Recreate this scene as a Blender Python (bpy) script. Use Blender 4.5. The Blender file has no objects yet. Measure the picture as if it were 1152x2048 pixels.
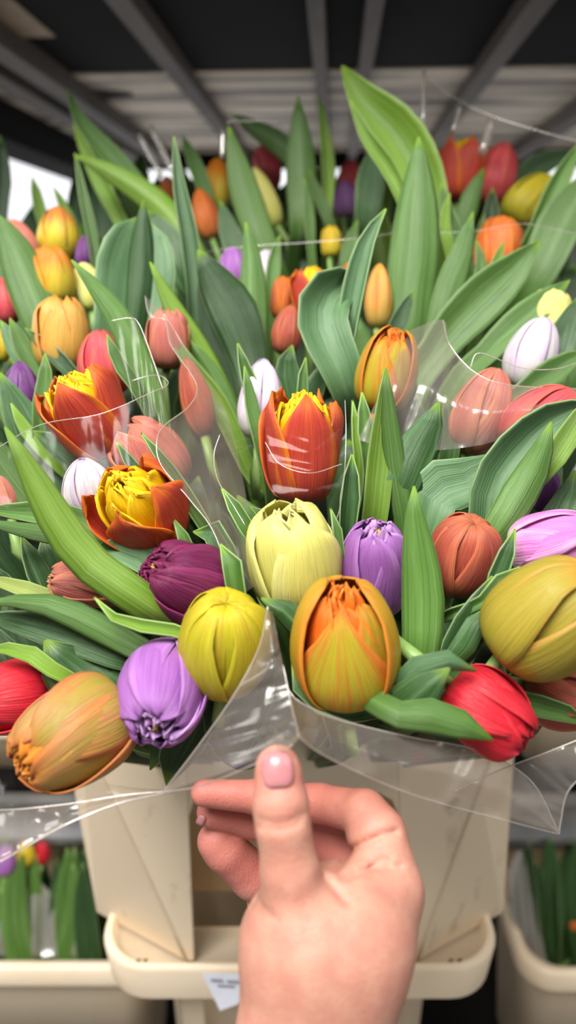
import bpy, math, random
import numpy as np
from mathutils import Vector, Matrix, noise

random.seed(7)
SC = bpy.context.scene
COL = SC.collection
F_PX = 1500.0
PITCH = math.radians(17.5)
CAM = Vector((0.0, 0.0, 1.35))
AX_R = Vector((1, 0, 0))
AX_U = Vector((0, math.sin(PITCH), math.cos(PITCH)))
AX_F = Vector((0, math.cos(PITCH), -math.sin(PITCH)))


def P(px, py, d):
    """a point seen at pixel (px,py) of the photograph, d metres deep"""
    return CAM + AX_F * d + AX_R * ((px - 576) / F_PX * d) + AX_U * ((1024 - py) / F_PX * d)


def PY(px, py, Y):
    """where the sight line of a pixel meets the upright plane y = Y"""
    v = AX_F + AX_R * ((px - 576) / F_PX) + AX_U * ((1024 - py) / F_PX)
    return CAM + v * (Y / v.y)


def lin(h):
    h = h.lstrip('#')
    c = [int(h[i:i + 2], 16) / 255 for i in (0, 2, 4)]
    return tuple(x / 12.92 if x <= .04045 else ((x + .055) / 1.055) ** 2.4 for x in c) + (1,)


# ------------------------------------------------------------------ tagging
def tag(o, label, cat, group=None, kind=None):
    o['label'] = label
    o['category'] = cat
    if group:
        o['group'] = group
    if kind:
        o['kind'] = kind
    return o


def empty(name, mw, label, cat, group=None):
    o = bpy.data.objects.new(name, None)
    o.empty_display_size = .01
    COL.objects.link(o)
    o.matrix_world = mw
    return tag(o, label, cat, group)


def mesh_obj(name, verts, faces, mat, parent=None, uv=None, smooth=True, pm=None):
    """one mesh object; verts in world space unless pm is None and parent given in local space"""
    me = bpy.data.meshes.new(name)
    if pm is not None:
        verts = [pm @ Vector(v) for v in verts]
    me.from_pydata([tuple(v) for v in verts], [], faces)
    if uv is not None:
        ul = me.uv_layers.new(name='UVMap')
        li = np.zeros(len(me.loops), dtype=np.int32)
        me.loops.foreach_get('vertex_index', li)
        ul.data.foreach_set('uv', np.asarray(uv, dtype=np.float32)[li].ravel())
    if smooth:
        me.polygons.foreach_set('use_smooth', [True] * len(me.polygons))
    if mat:
        me.materials.append(mat)
    me.update()
    o = bpy.data.objects.new(name, me)
    COL.objects.link(o)
    if parent is not None:
        o.parent = parent
    return o


def solid(o, t, off=0.0):
    m = o.modifiers.new('thickness', 'SOLIDIFY')
    m.thickness = t
    m.offset = off
    return o


def bevel(o, w, seg=2):
    m = o.modifiers.new('bevel', 'BEVEL')
    m.width = w
    m.segments = seg
    m.limit_method = 'ANGLE'
    m.angle_limit = math.radians(40)
    return o


def catmull(pts, n):
    pts = [Vector(p) for p in pts]
    if len(pts) == 2:
        return [pts[0].lerp(pts[1], i / (n - 1)) for i in range(n)]
    ext = [pts[0] * 2 - pts[1]] + pts + [pts[-1] * 2 - pts[-2]]
    # arc-length-ish parametrisation
    seg = [(pts[i + 1] - pts[i]).length for i in range(len(pts) - 1)]
    tot = sum(seg)
    out = []
    for k in range(n):
        s = tot * k / (n - 1)
        i = 0
        while i < len(seg) - 1 and s > seg[i]:
            s -= seg[i]
            i += 1
        t = min(1, max(0, s / max(seg[i], 1e-9)))
        p0, p1, p2, p3 = ext[i:i + 4]
        out.append(.5 * ((2 * p1) + (p2 - p0) * t + (2 * p0 - 5 * p1 + 4 * p2 - p3) * t * t + (3 * p1 - p0 - 3 * p2 + p3) * t ** 3))
    return out


def tube(name, pts, r, mat, parent=None, n=24, k=8, pm=None, rfun=None):
    c = catmull(pts, n)
    V, Fc, UV = [], [], []
    up = Vector((.13, .31, .94)).normalized()
    for i, p in enumerate(c):
        t = (c[min(i + 1, n - 1)] - c[max(i - 1, 0)]).normalized()
        s = t.cross(up)
        if s.length < 1e-4:
            s = t.cross(Vector((1, 0, 0)))
        s.normalize()
        b = s.cross(t)
        rr = r * (rfun(i / (n - 1)) if rfun else 1)
        for j in range(k):
            a = 2 * math.pi * j / k
            V.append(p + s * (math.cos(a) * rr) + b * (math.sin(a) * rr))
            UV.append((j / k, i / (n - 1)))
    for i in range(n - 1):
        for j in range(k):
            Fc.append((i * k + j, i * k + (j + 1) % k, (i + 1) * k + (j + 1) % k, (i + 1) * k + j))
    Fc.append(tuple(range(k))[::-1])
    Fc.append(tuple((n - 1) * k + j for j in range(k)))
    return mesh_obj(name, V, Fc, mat, parent, UV, pm=pm)


def grid_faces(nu, nv):
    return [(j * nu + i, j * nu + i + 1, (j + 1) * nu + i + 1, (j + 1) * nu + i) for j in range(nv - 1) for i in range(nu - 1)]


# ------------------------------------------------------------------ materials
class NT:
    def __init__(self, name):
        self.m = bpy.data.materials.new(name)
        self.m.use_nodes = True
        self.t = self.m.node_tree
        self.t.nodes.clear()
        self.out = self.n('ShaderNodeOutputMaterial')

    def n(self, ty, **kw):
        nd = self.t.nodes.new(ty)
        for k, v in kw.items():
            setattr(nd, k, v)
        return nd

    def l(self, a, b):
        self.t.links.new(a, b)

    def val(self, x, sock):
        if hasattr(x, 'is_linked') or hasattr(x, 'links'):
            self.l(x, sock)
        else:
            sock.default_value = x

    def math(self, op, a, b=0.0, clamp=False):
        nd = self.n('ShaderNodeMath', operation=op, use_clamp=clamp)
        self.val(a, nd.inputs[0])
        self.val(b, nd.inputs[1])
        return nd.outputs[0]

    def mix(self, f, a, b, blend='MIX'):
        nd = self.n('ShaderNodeMix', data_type='RGBA', blend_type=blend)
        self.val(f, nd.inputs[0])
        self.val(a, nd.inputs[6])
        self.val(b, nd.inputs[7])
        return nd.outputs[2]

    def ramp(self, x, lo, hi):
        nd = self.n('ShaderNodeMapRange', interpolation_type='SMOOTHSTEP')
        self.val(x, nd.inputs[0])
        nd.inputs[1].default_value = lo
        nd.inputs[2].default_value = hi
        return nd.outputs[0]

    def noise(self, vec, scale, detail=3, rough=.55):
        nd = self.n('ShaderNodeTexNoise')
        if vec is not None:
            self.l(vec, nd.inputs['Vector'])
        nd.inputs['Scale'].default_value = scale
        nd.inputs['Detail'].default_value = detail
        nd.inputs['Roughness'].default_value = rough
        return nd.outputs['Fac']

    def scalevec(self, vec, s):
        nd = self.n('ShaderNodeMapping')
        self.l(vec, nd.inputs[0])
        nd.inputs['Scale'].default_value = s
        return nd

    def bump(self, h, strength, dist):
        nd = self.n('ShaderNodeBump')
        nd.inputs['Strength'].default_value = strength
        nd.inputs['Distance'].default_value = dist
        self.l(h, nd.inputs['Height'])
        return nd.outputs[0]

    def bsdf(self, col, rough=.5, spec=.5, bump=None, transl=0.0, sss=0.0, sssr=(1, .3, .2), metal=0.0, sscale=.004, coat=0.0):
        b = self.n('ShaderNodeBsdfPrincipled')
        self.val(col, b.inputs['Base Color'])
        self.val(rough, b.inputs['Roughness'])
        b.inputs['Specular IOR Level'].default_value = spec
        b.inputs['Metallic'].default_value = metal
        b.inputs['Coat Weight'].default_value = coat
        if sss:
            b.inputs['Subsurface Weight'].default_value = sss
            b.inputs['Subsurface Radius'].default_value = sssr
            b.inputs['Subsurface Scale'].default_value = sscale
        if bump is not None:
            self.l(bump, b.inputs['Normal'])
        sh = b.outputs[0]
        if transl:
            tr = self.n('ShaderNodeBsdfTranslucent')
            self.val(col, tr.inputs['Color'])
            mx = self.n('ShaderNodeMixShader')
            mx.inputs[0].default_value = transl
            self.l(sh, mx.inputs[1])
            self.l(tr.outputs[0], mx.inputs[2])
            sh = mx.outputs[0]
        self.l(sh, self.out.inputs[0])
        return self.m


def petal_mat(name, mid, edge, base, streak, tip=None, sk=.5, ew=.55, vein=.5, tipv=.74):
    """petal colours follow the petal itself: belly, margin, claw, veins"""
    t = NT(name)
    mid, edge, base, streak = map(lin, (mid, edge, base, streak))
    tip = lin(tip) if tip else edge
    uv = t.n('ShaderNodeUVMap').outputs[0]
    oi = t.n('ShaderNodeObjectInfo').outputs['Random']
    sep = t.n('ShaderNodeSeparateXYZ')
    t.l(uv, sep.inputs[0])
    u, v = sep.outputs[0], sep.outputs[1]
    au = t.math('ABSOLUTE', t.math('MULTIPLY', t.math('SUBTRACT', u, .5), 2.0))
    off = t.n('ShaderNodeCombineXYZ')
    t.l(t.math('MULTIPLY', oi, 37.0), off.inputs[2])
    add = t.n('ShaderNodeVectorMath', operation='ADD')
    t.l(uv, add.inputs[0])
    t.l(off.outputs[0], add.inputs[1])
    m1 = t.scalevec(add.outputs[0], (11, 1.6, 1))
    m2 = t.scalevec(add.outputs[0], (52, 2.2, 1))
    n1 = t.noise(m1.outputs[0], 1.0, 4)
    n2 = t.noise(m2.outputs[0], 1.0, 3)
    n3 = t.noise(add.outputs[0], 3.0, 3)
    e = t.math('ADD', t.math('ADD', au, t.math('MULTIPLY', t.math('SUBTRACT', n1, .5), .7)),
               t.math('MULTIPLY', t.math('SUBTRACT', n3, .5), .5))
    c = t.mix(t.ramp(e, ew, 1.0), mid, edge)
    c = t.mix(t.math('MULTIPLY', t.ramp(n1, .48, .72), sk), c, streak)
    vb = t.math('ADD', v, t.math('MULTIPLY', t.math('SUBTRACT', n1, .5), .25))
    c = t.mix(t.math('SUBTRACT', 1.0, t.ramp(vb, .02, .42)), c, base)
    c = t.mix(t.math('MULTIPLY', t.ramp(vb, tipv, min(1.02, tipv + .32)), .8), c, tip)
    c = t.mix(t.math('MULTIPLY', t.ramp(n2, .40, .68), .5), c, streak)
    dk = t.n('ShaderNodeHueSaturation')
    t.l(c, dk.inputs['Color'])
    dk.inputs['Value'].default_value = .72
    dk.inputs['Saturation'].default_value = 1.1
    c = t.mix(t.math('MULTIPLY', t.ramp(t.noise(t.scalevec(add.outputs[0], (85, 3, 1)).outputs[0], 1.0, 2), .5, .7), vein), c, dk.outputs[0])
    h = t.math('ADD', n2, t.math('MULTIPLY', n1, .8))
    return t.bsdf(c, .42, .35, t.bump(h, .8, .0009), transl=.15)


def leaf_mat(name, a, b, vein, glossy=.35, bloom=.25):
    t = NT(name)
    a, b, vein = map(lin, (a, b, vein))
    uv = t.n('ShaderNodeUVMap').outputs[0]
    oi = t.n('ShaderNodeObjectInfo').outputs['Random']
    sep = t.n('ShaderNodeSeparateXYZ')
    t.l(uv, sep.inputs[0])
    u, v = sep.outputs[0], sep.outputs[1]
    au = t.math('ABSOLUTE', t.math('MULTIPLY', t.math('SUBTRACT', u, .5), 2.0))
    off = t.n('ShaderNodeCombineXYZ')
    t.l(t.math('MULTIPLY', oi, 51.0), off.inputs[2])
    add = t.n('ShaderNodeVectorMath', operation='ADD')
    t.l(uv, add.inputs[0])
    t.l(off.outputs[0], add.inputs[1])
    n1 = t.noise(t.scalevec(add.outputs[0], (34, 1.5, 1)).outputs[0], 1.0, 3)
    n2 = t.noise(t.scalevec(add.outputs[0], (5, 4, 1)).outputs[0], 1.0, 5, .65)
    n3 = t.noise(t.scalevec(add.outputs[0], (60, 9, 1)).outputs[0], 1.0, 4, .7)
    c = t.mix(t.ramp(n2, .3, .72), a, b)
    c = t.mix(t.math('MULTIPLY', t.ramp(n1, .4, .7), .38), c, vein)
    c = t.mix(t.math('MULTIPLY', t.math('MULTIPLY', t.ramp(n2, .5, .68), t.ramp(n3, .42, .62)), bloom), c, lin('#a9c3a6'))
    c = t.mix(t.math('MULTIPLY', t.ramp(au, .95, .995), .5), c, lin('#a9c088'))
    tipc = t.math('SUBTRACT', 1.0, t.ramp(v, .0, .022))
    c = t.mix(t.math('MULTIPLY', tipc, .55), c, lin('#9cc04a'))
    hs = t.n('ShaderNodeHueSaturation')
    t.l(c, hs.inputs['Color'])
    t.l(t.math('ADD', .72, t.math('MULTIPLY', oi, .36)), hs.inputs['Value'])
    hs.inputs['Saturation'].default_value = 1.06
    rough = t.math('ADD', glossy, t.math('MULTIPLY', n2, .22))
    h = t.math('ADD', n1, t.math('MULTIPLY', n3, .35))
    return t.bsdf(hs.outputs[0], rough, .5, t.bump(h, .7, .0008), transl=.12)


def film_mat(name, tint='#f6f4ef', refl=.035, rough=.09, haze=.0):
    t = NT(name)
    tr = t.n('ShaderNodeBsdfTransparent')
    tr.inputs[0].default_value = lin(tint)
    gl = t.n('ShaderNodeBsdfGlossy')
    gl.inputs['Roughness'].default_value = rough
    gl.inputs['Color'].default_value = (1, 1, 1, 1)
    geo = t.n('ShaderNodeTexCoord').outputs['Object']
    n = t.noise(geo, 28.0, 3)
    bp = t.bump(n, .35, .004)
    t.l(bp, gl.inputs['Normal'])
    fr = t.n('ShaderNodeLayerWeight')
    fr.inputs['Blend'].default_value = .5
    t.l(bp, fr.inputs['Normal'])
    fac = t.math('ADD', t.math('MULTIPLY', t.math('POWER', fr.outputs['Facing'], 3.5), .4), refl, True)
    mx = t.n('ShaderNodeMixShader')
    t.l(fac, mx.inputs[0])
    t.l(tr.outputs[0], mx.inputs[1])
    t.l(gl.outputs[0], mx.inputs[2])
    sh = mx.outputs[0]
    if haze:
        df = t.n('ShaderNodeBsdfTranslucent')
        df.inputs[0].default_value = (.95, .89, .83, 1)  # warm colour paints in the hand and bucket reflected by the film
        d2 = t.n('ShaderNodeBsdfDiffuse')
        d2.inputs[0].default_value = (.93, .86, .80, 1)
        m0 = t.n('ShaderNodeMixShader')
        m0.inputs[0].default_value = .5
        t.l(df.outputs[0], m0.inputs[1])
        t.l(d2.outputs[0], m0.inputs[2])
        m2 = t.n('ShaderNodeMixShader')
        m2.inputs[0].default_value = haze
        t.l(sh, m2.inputs[1])
        t.l(m0.outputs[0], m2.inputs[2])
        sh = m2.outputs[0]
    t.l(sh, t.out.inputs[0])
    return t.m


def plain_mat(name, c1, c2=None, scale=20, rough=.5, metal=0, spec=.5, stretch=(1, 1, 1), bumpd=0.0, lo=.35, hi=.7, transl=0, sss=0):
    t = NT(name)
    c = lin(c1)
    bp = None
    if c2:
        oc = t.n('ShaderNodeTexCoord').outputs['Object']
        n = t.noise(t.scalevec(oc, stretch).outputs[0], scale, 5, .6)
        c = t.mix(t.ramp(n, lo, hi), lin(c1), lin(c2))
        if bumpd:
            bp = t.bump(n, .5, bumpd)
    return t.bsdf(c, rough, spec, bp, metal=metal, transl=transl, sss=sss)
# ------------------------------------------------------------------ tulips
PV = {}
def variety(k, outer, inner):
    PV[k] = (petal_mat('petal_' + k, **outer), petal_mat('inner_petal_' + k, vein=.22, **inner))

variety('olive', dict(mid='#a08e3a', edge='#cb7a42', base='#8c9034', streak='#c07058', tip='#d67e32', sk=.75), dict(mid='#ee9030', edge='#f0a040', base='#d08028', streak='#e07028', sk=.5))
variety('moss', dict(mid='#a69734', edge='#bf8f3c', base='#8f8e2e', streak='#b09a44', tip='#e08c3a', sk=.5, ew=.8), dict(mid='#e08c34', edge='#ec9c40', base='#c08030', streak='#d8803a', sk=.5))
variety('lilac', dict(mid='#a468b4', edge='#bd84cc', base='#b898b0', streak='#9257a6', tip='#bd84cc', sk=.5), dict(mid='#c48ad6', edge='#dcb2e8', base='#a874bc', streak='#b078c4', sk=.3))
variety('lime', dict(mid='#b6b220', edge='#c6c232', base='#949c2a', streak='#bf8c38', tip='#e6d02a', sk=.42), dict(mid='#e8d41e', edge='#f0d828', base='#c8b820', streak='#e0a020', sk=.4))
variety('flame', dict(mid='#b5ab2e', edge='#dc8a32', base='#a0a030', streak='#d07030', tip='#e09630', sk=.65, ew=.55), dict(mid='#ea701e', edge='#f09030', base='#d86018', streak='#e05010', sk=.5))
variety('cream', dict(mid='#ebe682', edge='#f2ee9a', base='#d2da74', streak='#dfdc70', tip='#f2ee98', sk=.3), dict(mid='#f2ec88', edge='#f6f2a4', base='#e0dc70', streak='#e4dc60', sk=.3))
variety('russet', dict(mid='#ad5040', edge='#d27453', base='#8c5f44', streak='#c46a50', tip='#d8825a', sk=.5), dict(mid='#d8804a', edge='#ecb070', base='#b05838', streak='#c86040', sk=.5))
variety('red', dict(mid='#c21c2c', edge='#d8343e', base='#a81828', streak='#d02838', tip='#d03040', sk=.4), dict(mid='#cc2030', edge='#dc3a44', base='#981424', streak='#b01424', sk=.4))
variety('pink', dict(mid='#d886ca', edge='#eab4da', base='#e2dacc', streak='#cb66ba', tip='#dc7cc8', sk=.6), dict(mid='#e090d0', edge='#f0b8e0', base='#d8a0c8', streak='#c860b4', sk=.5))
variety('burgundy', dict(mid='#641844', edge='#86305e', base='#501238', streak='#7a2c58', tip='#7c2450', sk=.45), dict(mid='#5e1840', edge='#8c2c5c', base='#3c0c28', streak='#702048', sk=.4))
variety('fire', dict(mid='#c44238', edge='#f08426', base='#a03a3c', streak='#d65a32', tip='#f08828', sk=.5, ew=.62), dict(mid='#fccf10', edge='#ffdc28', base='#f8bc10', streak='#f6a80e', sk=.4))
variety('white', dict(mid='#ebe4e4', edge='#dcc8e4', base='#cad0b4', streak='#d6c8dc', tip='#d8c0e0', sk=.35), dict(mid='#e8dcea', edge='#d8c0e0', base='#c8ccb0', streak='#d0b8d8', sk=.3))
variety('purple', dict(mid='#64306f', edge='#8f5e9c', base='#54325f', streak='#7a4888', tip='#8a5898', sk=.5), dict(mid='#6c3078', edge='#9a68a8', base='#48205a', streak='#7a4888', sk=.4))
variety('apricot', dict(mid='#d9ae50', edge='#e88e3e', base='#bcae56', streak='#e2a562', tip='#f09a40', sk=.5), dict(mid='#f0b040', edge='#f6a030', base='#d89830', streak='#e89028', sk=.5))
variety('yellow', dict(mid='#dfca34', edge='#e2a62c', base='#bdbb40', streak='#dab83c', tip='#ea8e26', sk=.45), dict(mid='#f2c81c', edge='#f0a020', base='#d8b020', streak='#e89820', sk=.5))
variety('gold', dict(mid='#d9bf3a', edge='#dca030', base='#bdb84a', streak='#d8b43c', tip='#e8661c', sk=.45, tipv=.42), dict(mid='#f0a020', edge='#f08a20', base='#d8b020', streak='#e07818', sk=.5))
variety('blush', dict(mid='#dcc632', edge='#dcb034', base='#bdbb40', streak='#d0a83c', tip='#bc4a3c', sk=.4, tipv=.46), dict(mid='#d06048', edge='#c85048', base='#d8b020', streak='#e89820', sk=.5))
variety('coral', dict(mid='#d44c58', edge='#e66c58', base='#b04448', streak='#dc6468', tip='#e86a5a', sk=.5), dict(mid='#e07050', edge='#f0a060', base='#c05040', streak='#d86048', sk=.5))
variety('orange', dict(mid='#dd7430', edge='#ee8e36', base='#c08048', streak='#d0603a', tip='#f08a28', sk=.55), dict(mid='#f08a20', edge='#f6a838', base='#d86a18', streak='#e06818', sk=.5))
variety('rose', dict(mid='#c8706a', edge='#dc8a66', base='#8c6a4c', streak='#d08a70', tip='#e08a70', sk=.5), dict(mid='#e0a060', edge='#eab080', base='#b07048', streak='#c87858', sk=.5))

LM = {
    'bright': leaf_mat('leaf_bright_green', '#668c2e', '#80a240', '#94b658', .34, .06),
    'mid': leaf_mat('leaf_mid_green', '#4a7030', '#628842', '#789c58', .34, .2),
    'dark': leaf_mat('leaf_dark_green', '#304f28', '#426837', '#537a48', .26, .4),
    'blue': leaf_mat('leaf_blue_green', '#4c6f48', '#64885c', '#7a9b72', .36, .25),
    'deep': leaf_mat('leaf_deep_green', '#203a1a', '#304d26', '#3f5e36', .32, .12),
    'pale': leaf_mat('leaf_pale_green', '#8fa552', '#a8b866', '#b5c078', .4, .05),
}
M_STEM = plain_mat('stem_green', '#7fa257', '#94b268', 60, .42, transl=.1)
M_STAMEN = plain_mat('stamen_dark', '#4a3826', '#d8b060', 400, .6)

PROF = {
    # v, r/R, z/L
    'bud': [(0, .10, 0), (.07, .42, .012), (.18, .76, .085), (.36, 1.0, .29), (.56, .98, .54), (.76, .74, .79), (.9, .42, .94), (1, .15, 1.0)],
    'slim': [(0, .12, 0), (.07, .45, .02), (.2, .80, .12), (.4, 1.0, .34), (.6, .92, .60), (.8, .62, .84), (1, .14, 1.0)],
    'fat': [(0, .10, 0), (.07, .5, .01), (.17, .82, .075), (.34, 1.02, .27), (.54, 1.02, .54), (.74, .84, .79), (.88, .56, .94), (1, .27, 1.0)],
    'tuck': [(0, .10, 0), (.07, .48, .012), (.18, .80, .08), (.35, 1.0, .28), (.55, 1.0, .55), (.75, .82, .81), (.88, .52, .955), (.95, .26, .985), (1, .025, .955)],
    'mouth': [(0, .10, 0), (.07, .5, .01), (.17, .82, .075), (.34, 1.02, .27), (.54, 1.03, .54), (.74, .90, .79), (.88, .70, .94), (1, .46, 1.0)],
    'cup': [(0, .10, 0), (.07, .45, .012), (.18, .78, .09), (.36, .98, .30), (.58, 1.0, .58), (.8, .90, .84), (1, .70, 1.0)],
    'open': [(0, .10, 0), (.07, .42, .012), (.18, .74, .09), (.36, .95, .30), (.6, 1.04, .60), (.82, 1.06, .84), (1, .98, 1.0)],
    'core': [(0, .08, 0), (.1, .4, .06), (.3, .78, .28), (.55, .92, .58), (.8, .72, .86), (1, .36, 1.0)],
}


def interp_prof(name, vs):
    k = PROF[name]
    pts = [Vector((a[1], a[2], a[0])) for a in k]
    ts = [a[0] for a in k]
    out = []
    for v in vs:
        i = 0
        while i < len(ts) - 2 and v > ts[i + 1]:
            i += 1
        t = (v - ts[i]) / (ts[i + 1] - ts[i])
        p0 = pts[i - 1] if i > 0 else pts[0] * 2 - pts[1]
        p3 = pts[i + 2] if i + 2 < len(pts) else pts[-1] * 2 - pts[-2]
        p1, p2 = pts[i], pts[i + 1]
        q = .5 * ((2 * p1) + (p2 - p0) * t + (2 * p0 - 5 * p1 + 4 * p2 - p3) * t * t + (3 * p1 - p0 - 3 * p2 + p3) * t ** 3)
        out.append((max(q[0], .02), q[1]))
    return out


def petal(parent, mat, R, L, az, prof='bud', s=1.0, lz=1.0, wid=1.0, lap=.05, ruff=0.0, roll=0.0, tiplean=0.0, crease=.03, nu=15, nv=20, seed=0, name='petal', notch=0.0, pt=0.0, flare=.05):
    rnd = random.Random(seed)
    ph1, ph2, ph3 = rnd.random() * 6.28, rnd.random() * 6.28, rnd.random() * 6.28
    vs = [j / (nv - 1) for j in range(nv)]
    pr = interp_prof(prof, vs)
    V, UV = [], []
    for j, v in enumerate(vs):
        r0, z0 = pr[j]
        r = r0 * R * s
        z = z0 * L * lz
        w = wid * R * 1.12 * (math.sin(math.pi * min(1, v ** .72)) ** .62 if 0 < v < 1 else 0.02)
        w *= 1 - pt * max(0, v - .35) / .65
        if v > .97:
            w = max(w, .05 * R)
        for i in range(nu):
            u = -1 + 2 * i / (nu - 1)
            a = max(-2.2, min(2.2, w * u / max(r, .34 * R)))
            rr = r * (1 + lap * u * (.3 + v))
            rr -= crease * R * math.exp(-(u / .16) ** 2) * v * (1 - v) * 3
            au = abs(u)
            rr += flare * R * au ** 5 * (.25 + v) * math.sin(math.pi * min(1, v * .9 + .1))
            rr += ruff * R * (math.sin(3.1 * u + ph1 + 4 * v) * v * .5 + math.sin(7 * u + ph2 + 6 * v) * v * v * au * .6)
            zz = z + ruff * L * .35 * math.sin(5 * u + ph3) * v * v - notch * L * v ** 3 * au ** 2 * .25
            if roll:
                e = max(0, (au - .62) / .38)
                rr += roll * R * (e ** 2) * math.sin(math.pi * min(1, v * 1.1)) * .35
            rr += tiplean * R * max(0, v - .7) ** 2 * 6
            V.append((rr * math.cos(az + a), rr * math.sin(az + a), zz))
            UV.append((.5 + .5 * u, v))
    o = mesh_obj(name, V, grid_faces(nu, nv), mat, parent, UV)
    solid(o, .0008 * max(.6, R / .024), 0)
    return o


TUL = {}


def frame(axis, toward):
    z = axis.normalized()
    x = toward - z * toward.dot(z)
    x.normalize()
    y = z.cross(x)
    return Matrix(((x.x, y.x, z.x), (x.y, y.y, z.y), (x.z, y.z, z.z))).to_4x4()


def tulip(key, label, px, py, d, w, ang, tilt, kind, var, ratio=1.25, az=0.0, group=None, seed=None, stem=True, rootp=None, hd=1.0):
    """w: greatest width in px, ang: lean in the picture plane, tilt: lean towards the viewer (degrees)"""
    seed = seed if seed is not None else abs(hash(key)) % 9999
    seed = sum(ord(c) * (i + 3) for i, c in enumerate(key)) * 7
    rnd = random.Random(seed)
    a, t = math.radians(ang), math.radians(tilt)
    c = P(px, py, d)
    view = (CAM - c).normalized()
    ax = (AX_R * (math.sin(a) * math.cos(t)) + AX_U * (math.cos(a) * math.cos(t)) + view * math.sin(t)).normalized()
    D = w * d / F_PX
    R, L = D / 2, D * ratio
    base = c - ax * (L * .46)
    tw = view if abs(view.dot(ax)) < .97 else AX_U
    M = Matrix.Translation(base) @ frame(ax, tw)
    e = empty('tulip', M, label, 'tulip', group)
    Mi = M.inverted()
    om, im = PV[var]
    az = math.radians(az)
    T3 = 2 * math.pi / 3
    if kind == 'bud':          # three petals wrapped round three
        for k in range(3):
            petal(e, om, R, L, az + T3 / 2 + k * T3, 'bud', .95, 1.0, 1.0, .05, .015, seed=seed + k)
        for k in range(3):
            petal(e, om, R, L, az + k * T3, 'bud', 1.0, .985, .98, .045, .02, seed=seed + 9 + k, pt=.3)
    elif kind == 'slim':
        for k in range(3):
            petal(e, om, R, L, az + T3 / 2 + k * T3, 'slim', .94, 1.0, .95, .05, .015, seed=seed + k)
        for k in range(3):
            petal(e, om, R, L, az + k * T3, 'slim', 1.0, .97, .95, .03, .015, seed=seed + 9 + k)
    elif kind == 'fat':        # closed double: ruffled heart in the mouth of the outer petals
        for k in range(5):
            petal(e, im, R, L, az + k * 1.2566 + .4, 'core', .5 + .05 * (k % 2), .93 + .03 * rnd.random(), .6, .08, .09, seed=seed + 40 + k, nu=11, nv=14)
        for k in range(3):
            petal(e, om, R, L, az + T3 / 2 + k * T3, 'fat', .93, .98, 1.0, .06, .025, seed=seed + k)
        for k in range(3):
            petal(e, om, R, L, az + k * T3, 'fat', 1.0, .96 + .04 * rnd.random(), 1.0, .05, .03, seed=seed + 9 + k, pt=.35)
    elif kind in ('closed', 'seam'):     # plump, petal tips tucked together
        for k in range(3):
            petal(e, im if kind == 'seam' else om, R, L, az + T3 / 2 + k * T3, 'tuck', .91, .985, 1.0, .05, .02, seed=seed + k)
        for k in range(3):
            petal(e, om, R, L, az + k * T3, 'tuck', 1.0, .96 + .05 * rnd.random(), .86 if kind == 'seam' else 1.0, .05, .03, seed=seed + 9 + k, pt=.3)
    elif kind in ('ruffled', 'mouth'):    # double, mouth open on a crumpled heart
        if kind == 'ruffled':
            for k in range(5):
                petal(e, M_STAMEN, R, L, az + k * 1.2566, 'core', .13, .95, .1, .0, .05, seed=seed + 70 + k, nu=5, nv=8, name='stamen')
        for k in range(6):
            petal(e, im, R, L, az + k * 1.047 + .2, 'core', .48 + .16 * (k % 2), .92 + .05 * rnd.random(), .58, .14, .12, seed=seed + 40 + k, nu=15, nv=18)
        for k in range(5):
            petal(e, im, R, L, az + k * 1.2566, 'mouth', .84, .91 + .05 * rnd.random(), .66, .12, .09, seed=seed + 20 + k, nu=13, nv=16)
        for k in range(3):
            petal(e, om, R, L, az + T3 / 2 + k * T3, 'mouth', .95, .95 + .03 * rnd.random(), .98, .06, .05, seed=seed + k)
        for k in range(3):
            petal(e, om, R, L, az + k * T3, 'mouth', 1.0, .86 + .12 * rnd.random(), .96, .06, .045, seed=seed + 9 + k, pt=.3)
    elif kind == 'open':       # outer petals parted, packed bright heart
        for k in range(5):
            petal(e, im, R, L, az + k * 1.2566, 'core', .36, .98, .5, .1, .14, seed=seed + 60 + k, nu=11, nv=14)
        for k in range(7):
            petal(e, im, R, L, az + k * .8976 + .3, 'core', .62 + .06 * (k % 2), .95 + .06 * rnd.random(), .58, .1, .11, seed=seed + 40 + k, nu=11, nv=14)
        for k in range(6):
            petal(e, im, R, L, az + k * 1.047 + .1, 'cup', .80, .88 + .08 * rnd.random(), .62, .09, .08, seed=seed + 50 + k, nu=13, nv=16)
        for k in range(5):
            petal(e, om, R, L, az + k * 1.2566, 'open', .97 + .05 * (k % 2), .92 + .14 * rnd.random(), .78, .07, .05, seed=seed + 9 + k, notch=.4, tiplean=-.25)
    elif kind == 'crown':      # closed below, tips parted
        for k in range(4):
            petal(e, im, R, L, az + k * 1.57 + .4, 'core', .5, .92, .6, .1, .1, seed=seed + 40 + k, nu=11, nv=14)
        for k in range(3):
            petal(e, om, R, L, az + T3 / 2 + k * T3, 'cup', .9, .98, .92, .06, .03, seed=seed + k, tiplean=-.5)
        for k in range(3):
            petal(e, om, R, L, az + k * T3, 'cup', 1.0, .97, .92, .05, .03, seed=seed + 9 + k, notch=.5, tiplean=-.45)
    elif kind == 'hood':       # one broad pointed petal in front, two thick-edged ones folded round it
        for k in range(9):
            petal(e, im, R, L, k * .698 + .2, 'core', .34 + .13 * (k % 3), .87 + .08 * rnd.random(), .5, .14, .18, seed=seed + 40 + k, nu=11, nv=14)
        for k in range(3):
            petal(e, im, R, L, az + .9 - .9 * k, 'mouth', .80, .84 + .04 * k, .6, .08, .06, seed=seed + 60 + k)
        petal(e, om, R, L, math.pi, 'fat', .98, 1.0, 1.05, .04, .03, seed=seed + 1)
        petal(e, om, R, L, az - .1, 'mouth', .96, .86, 1.12, .0, .02, seed=seed + 2, crease=-.01, pt=.8)
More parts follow.
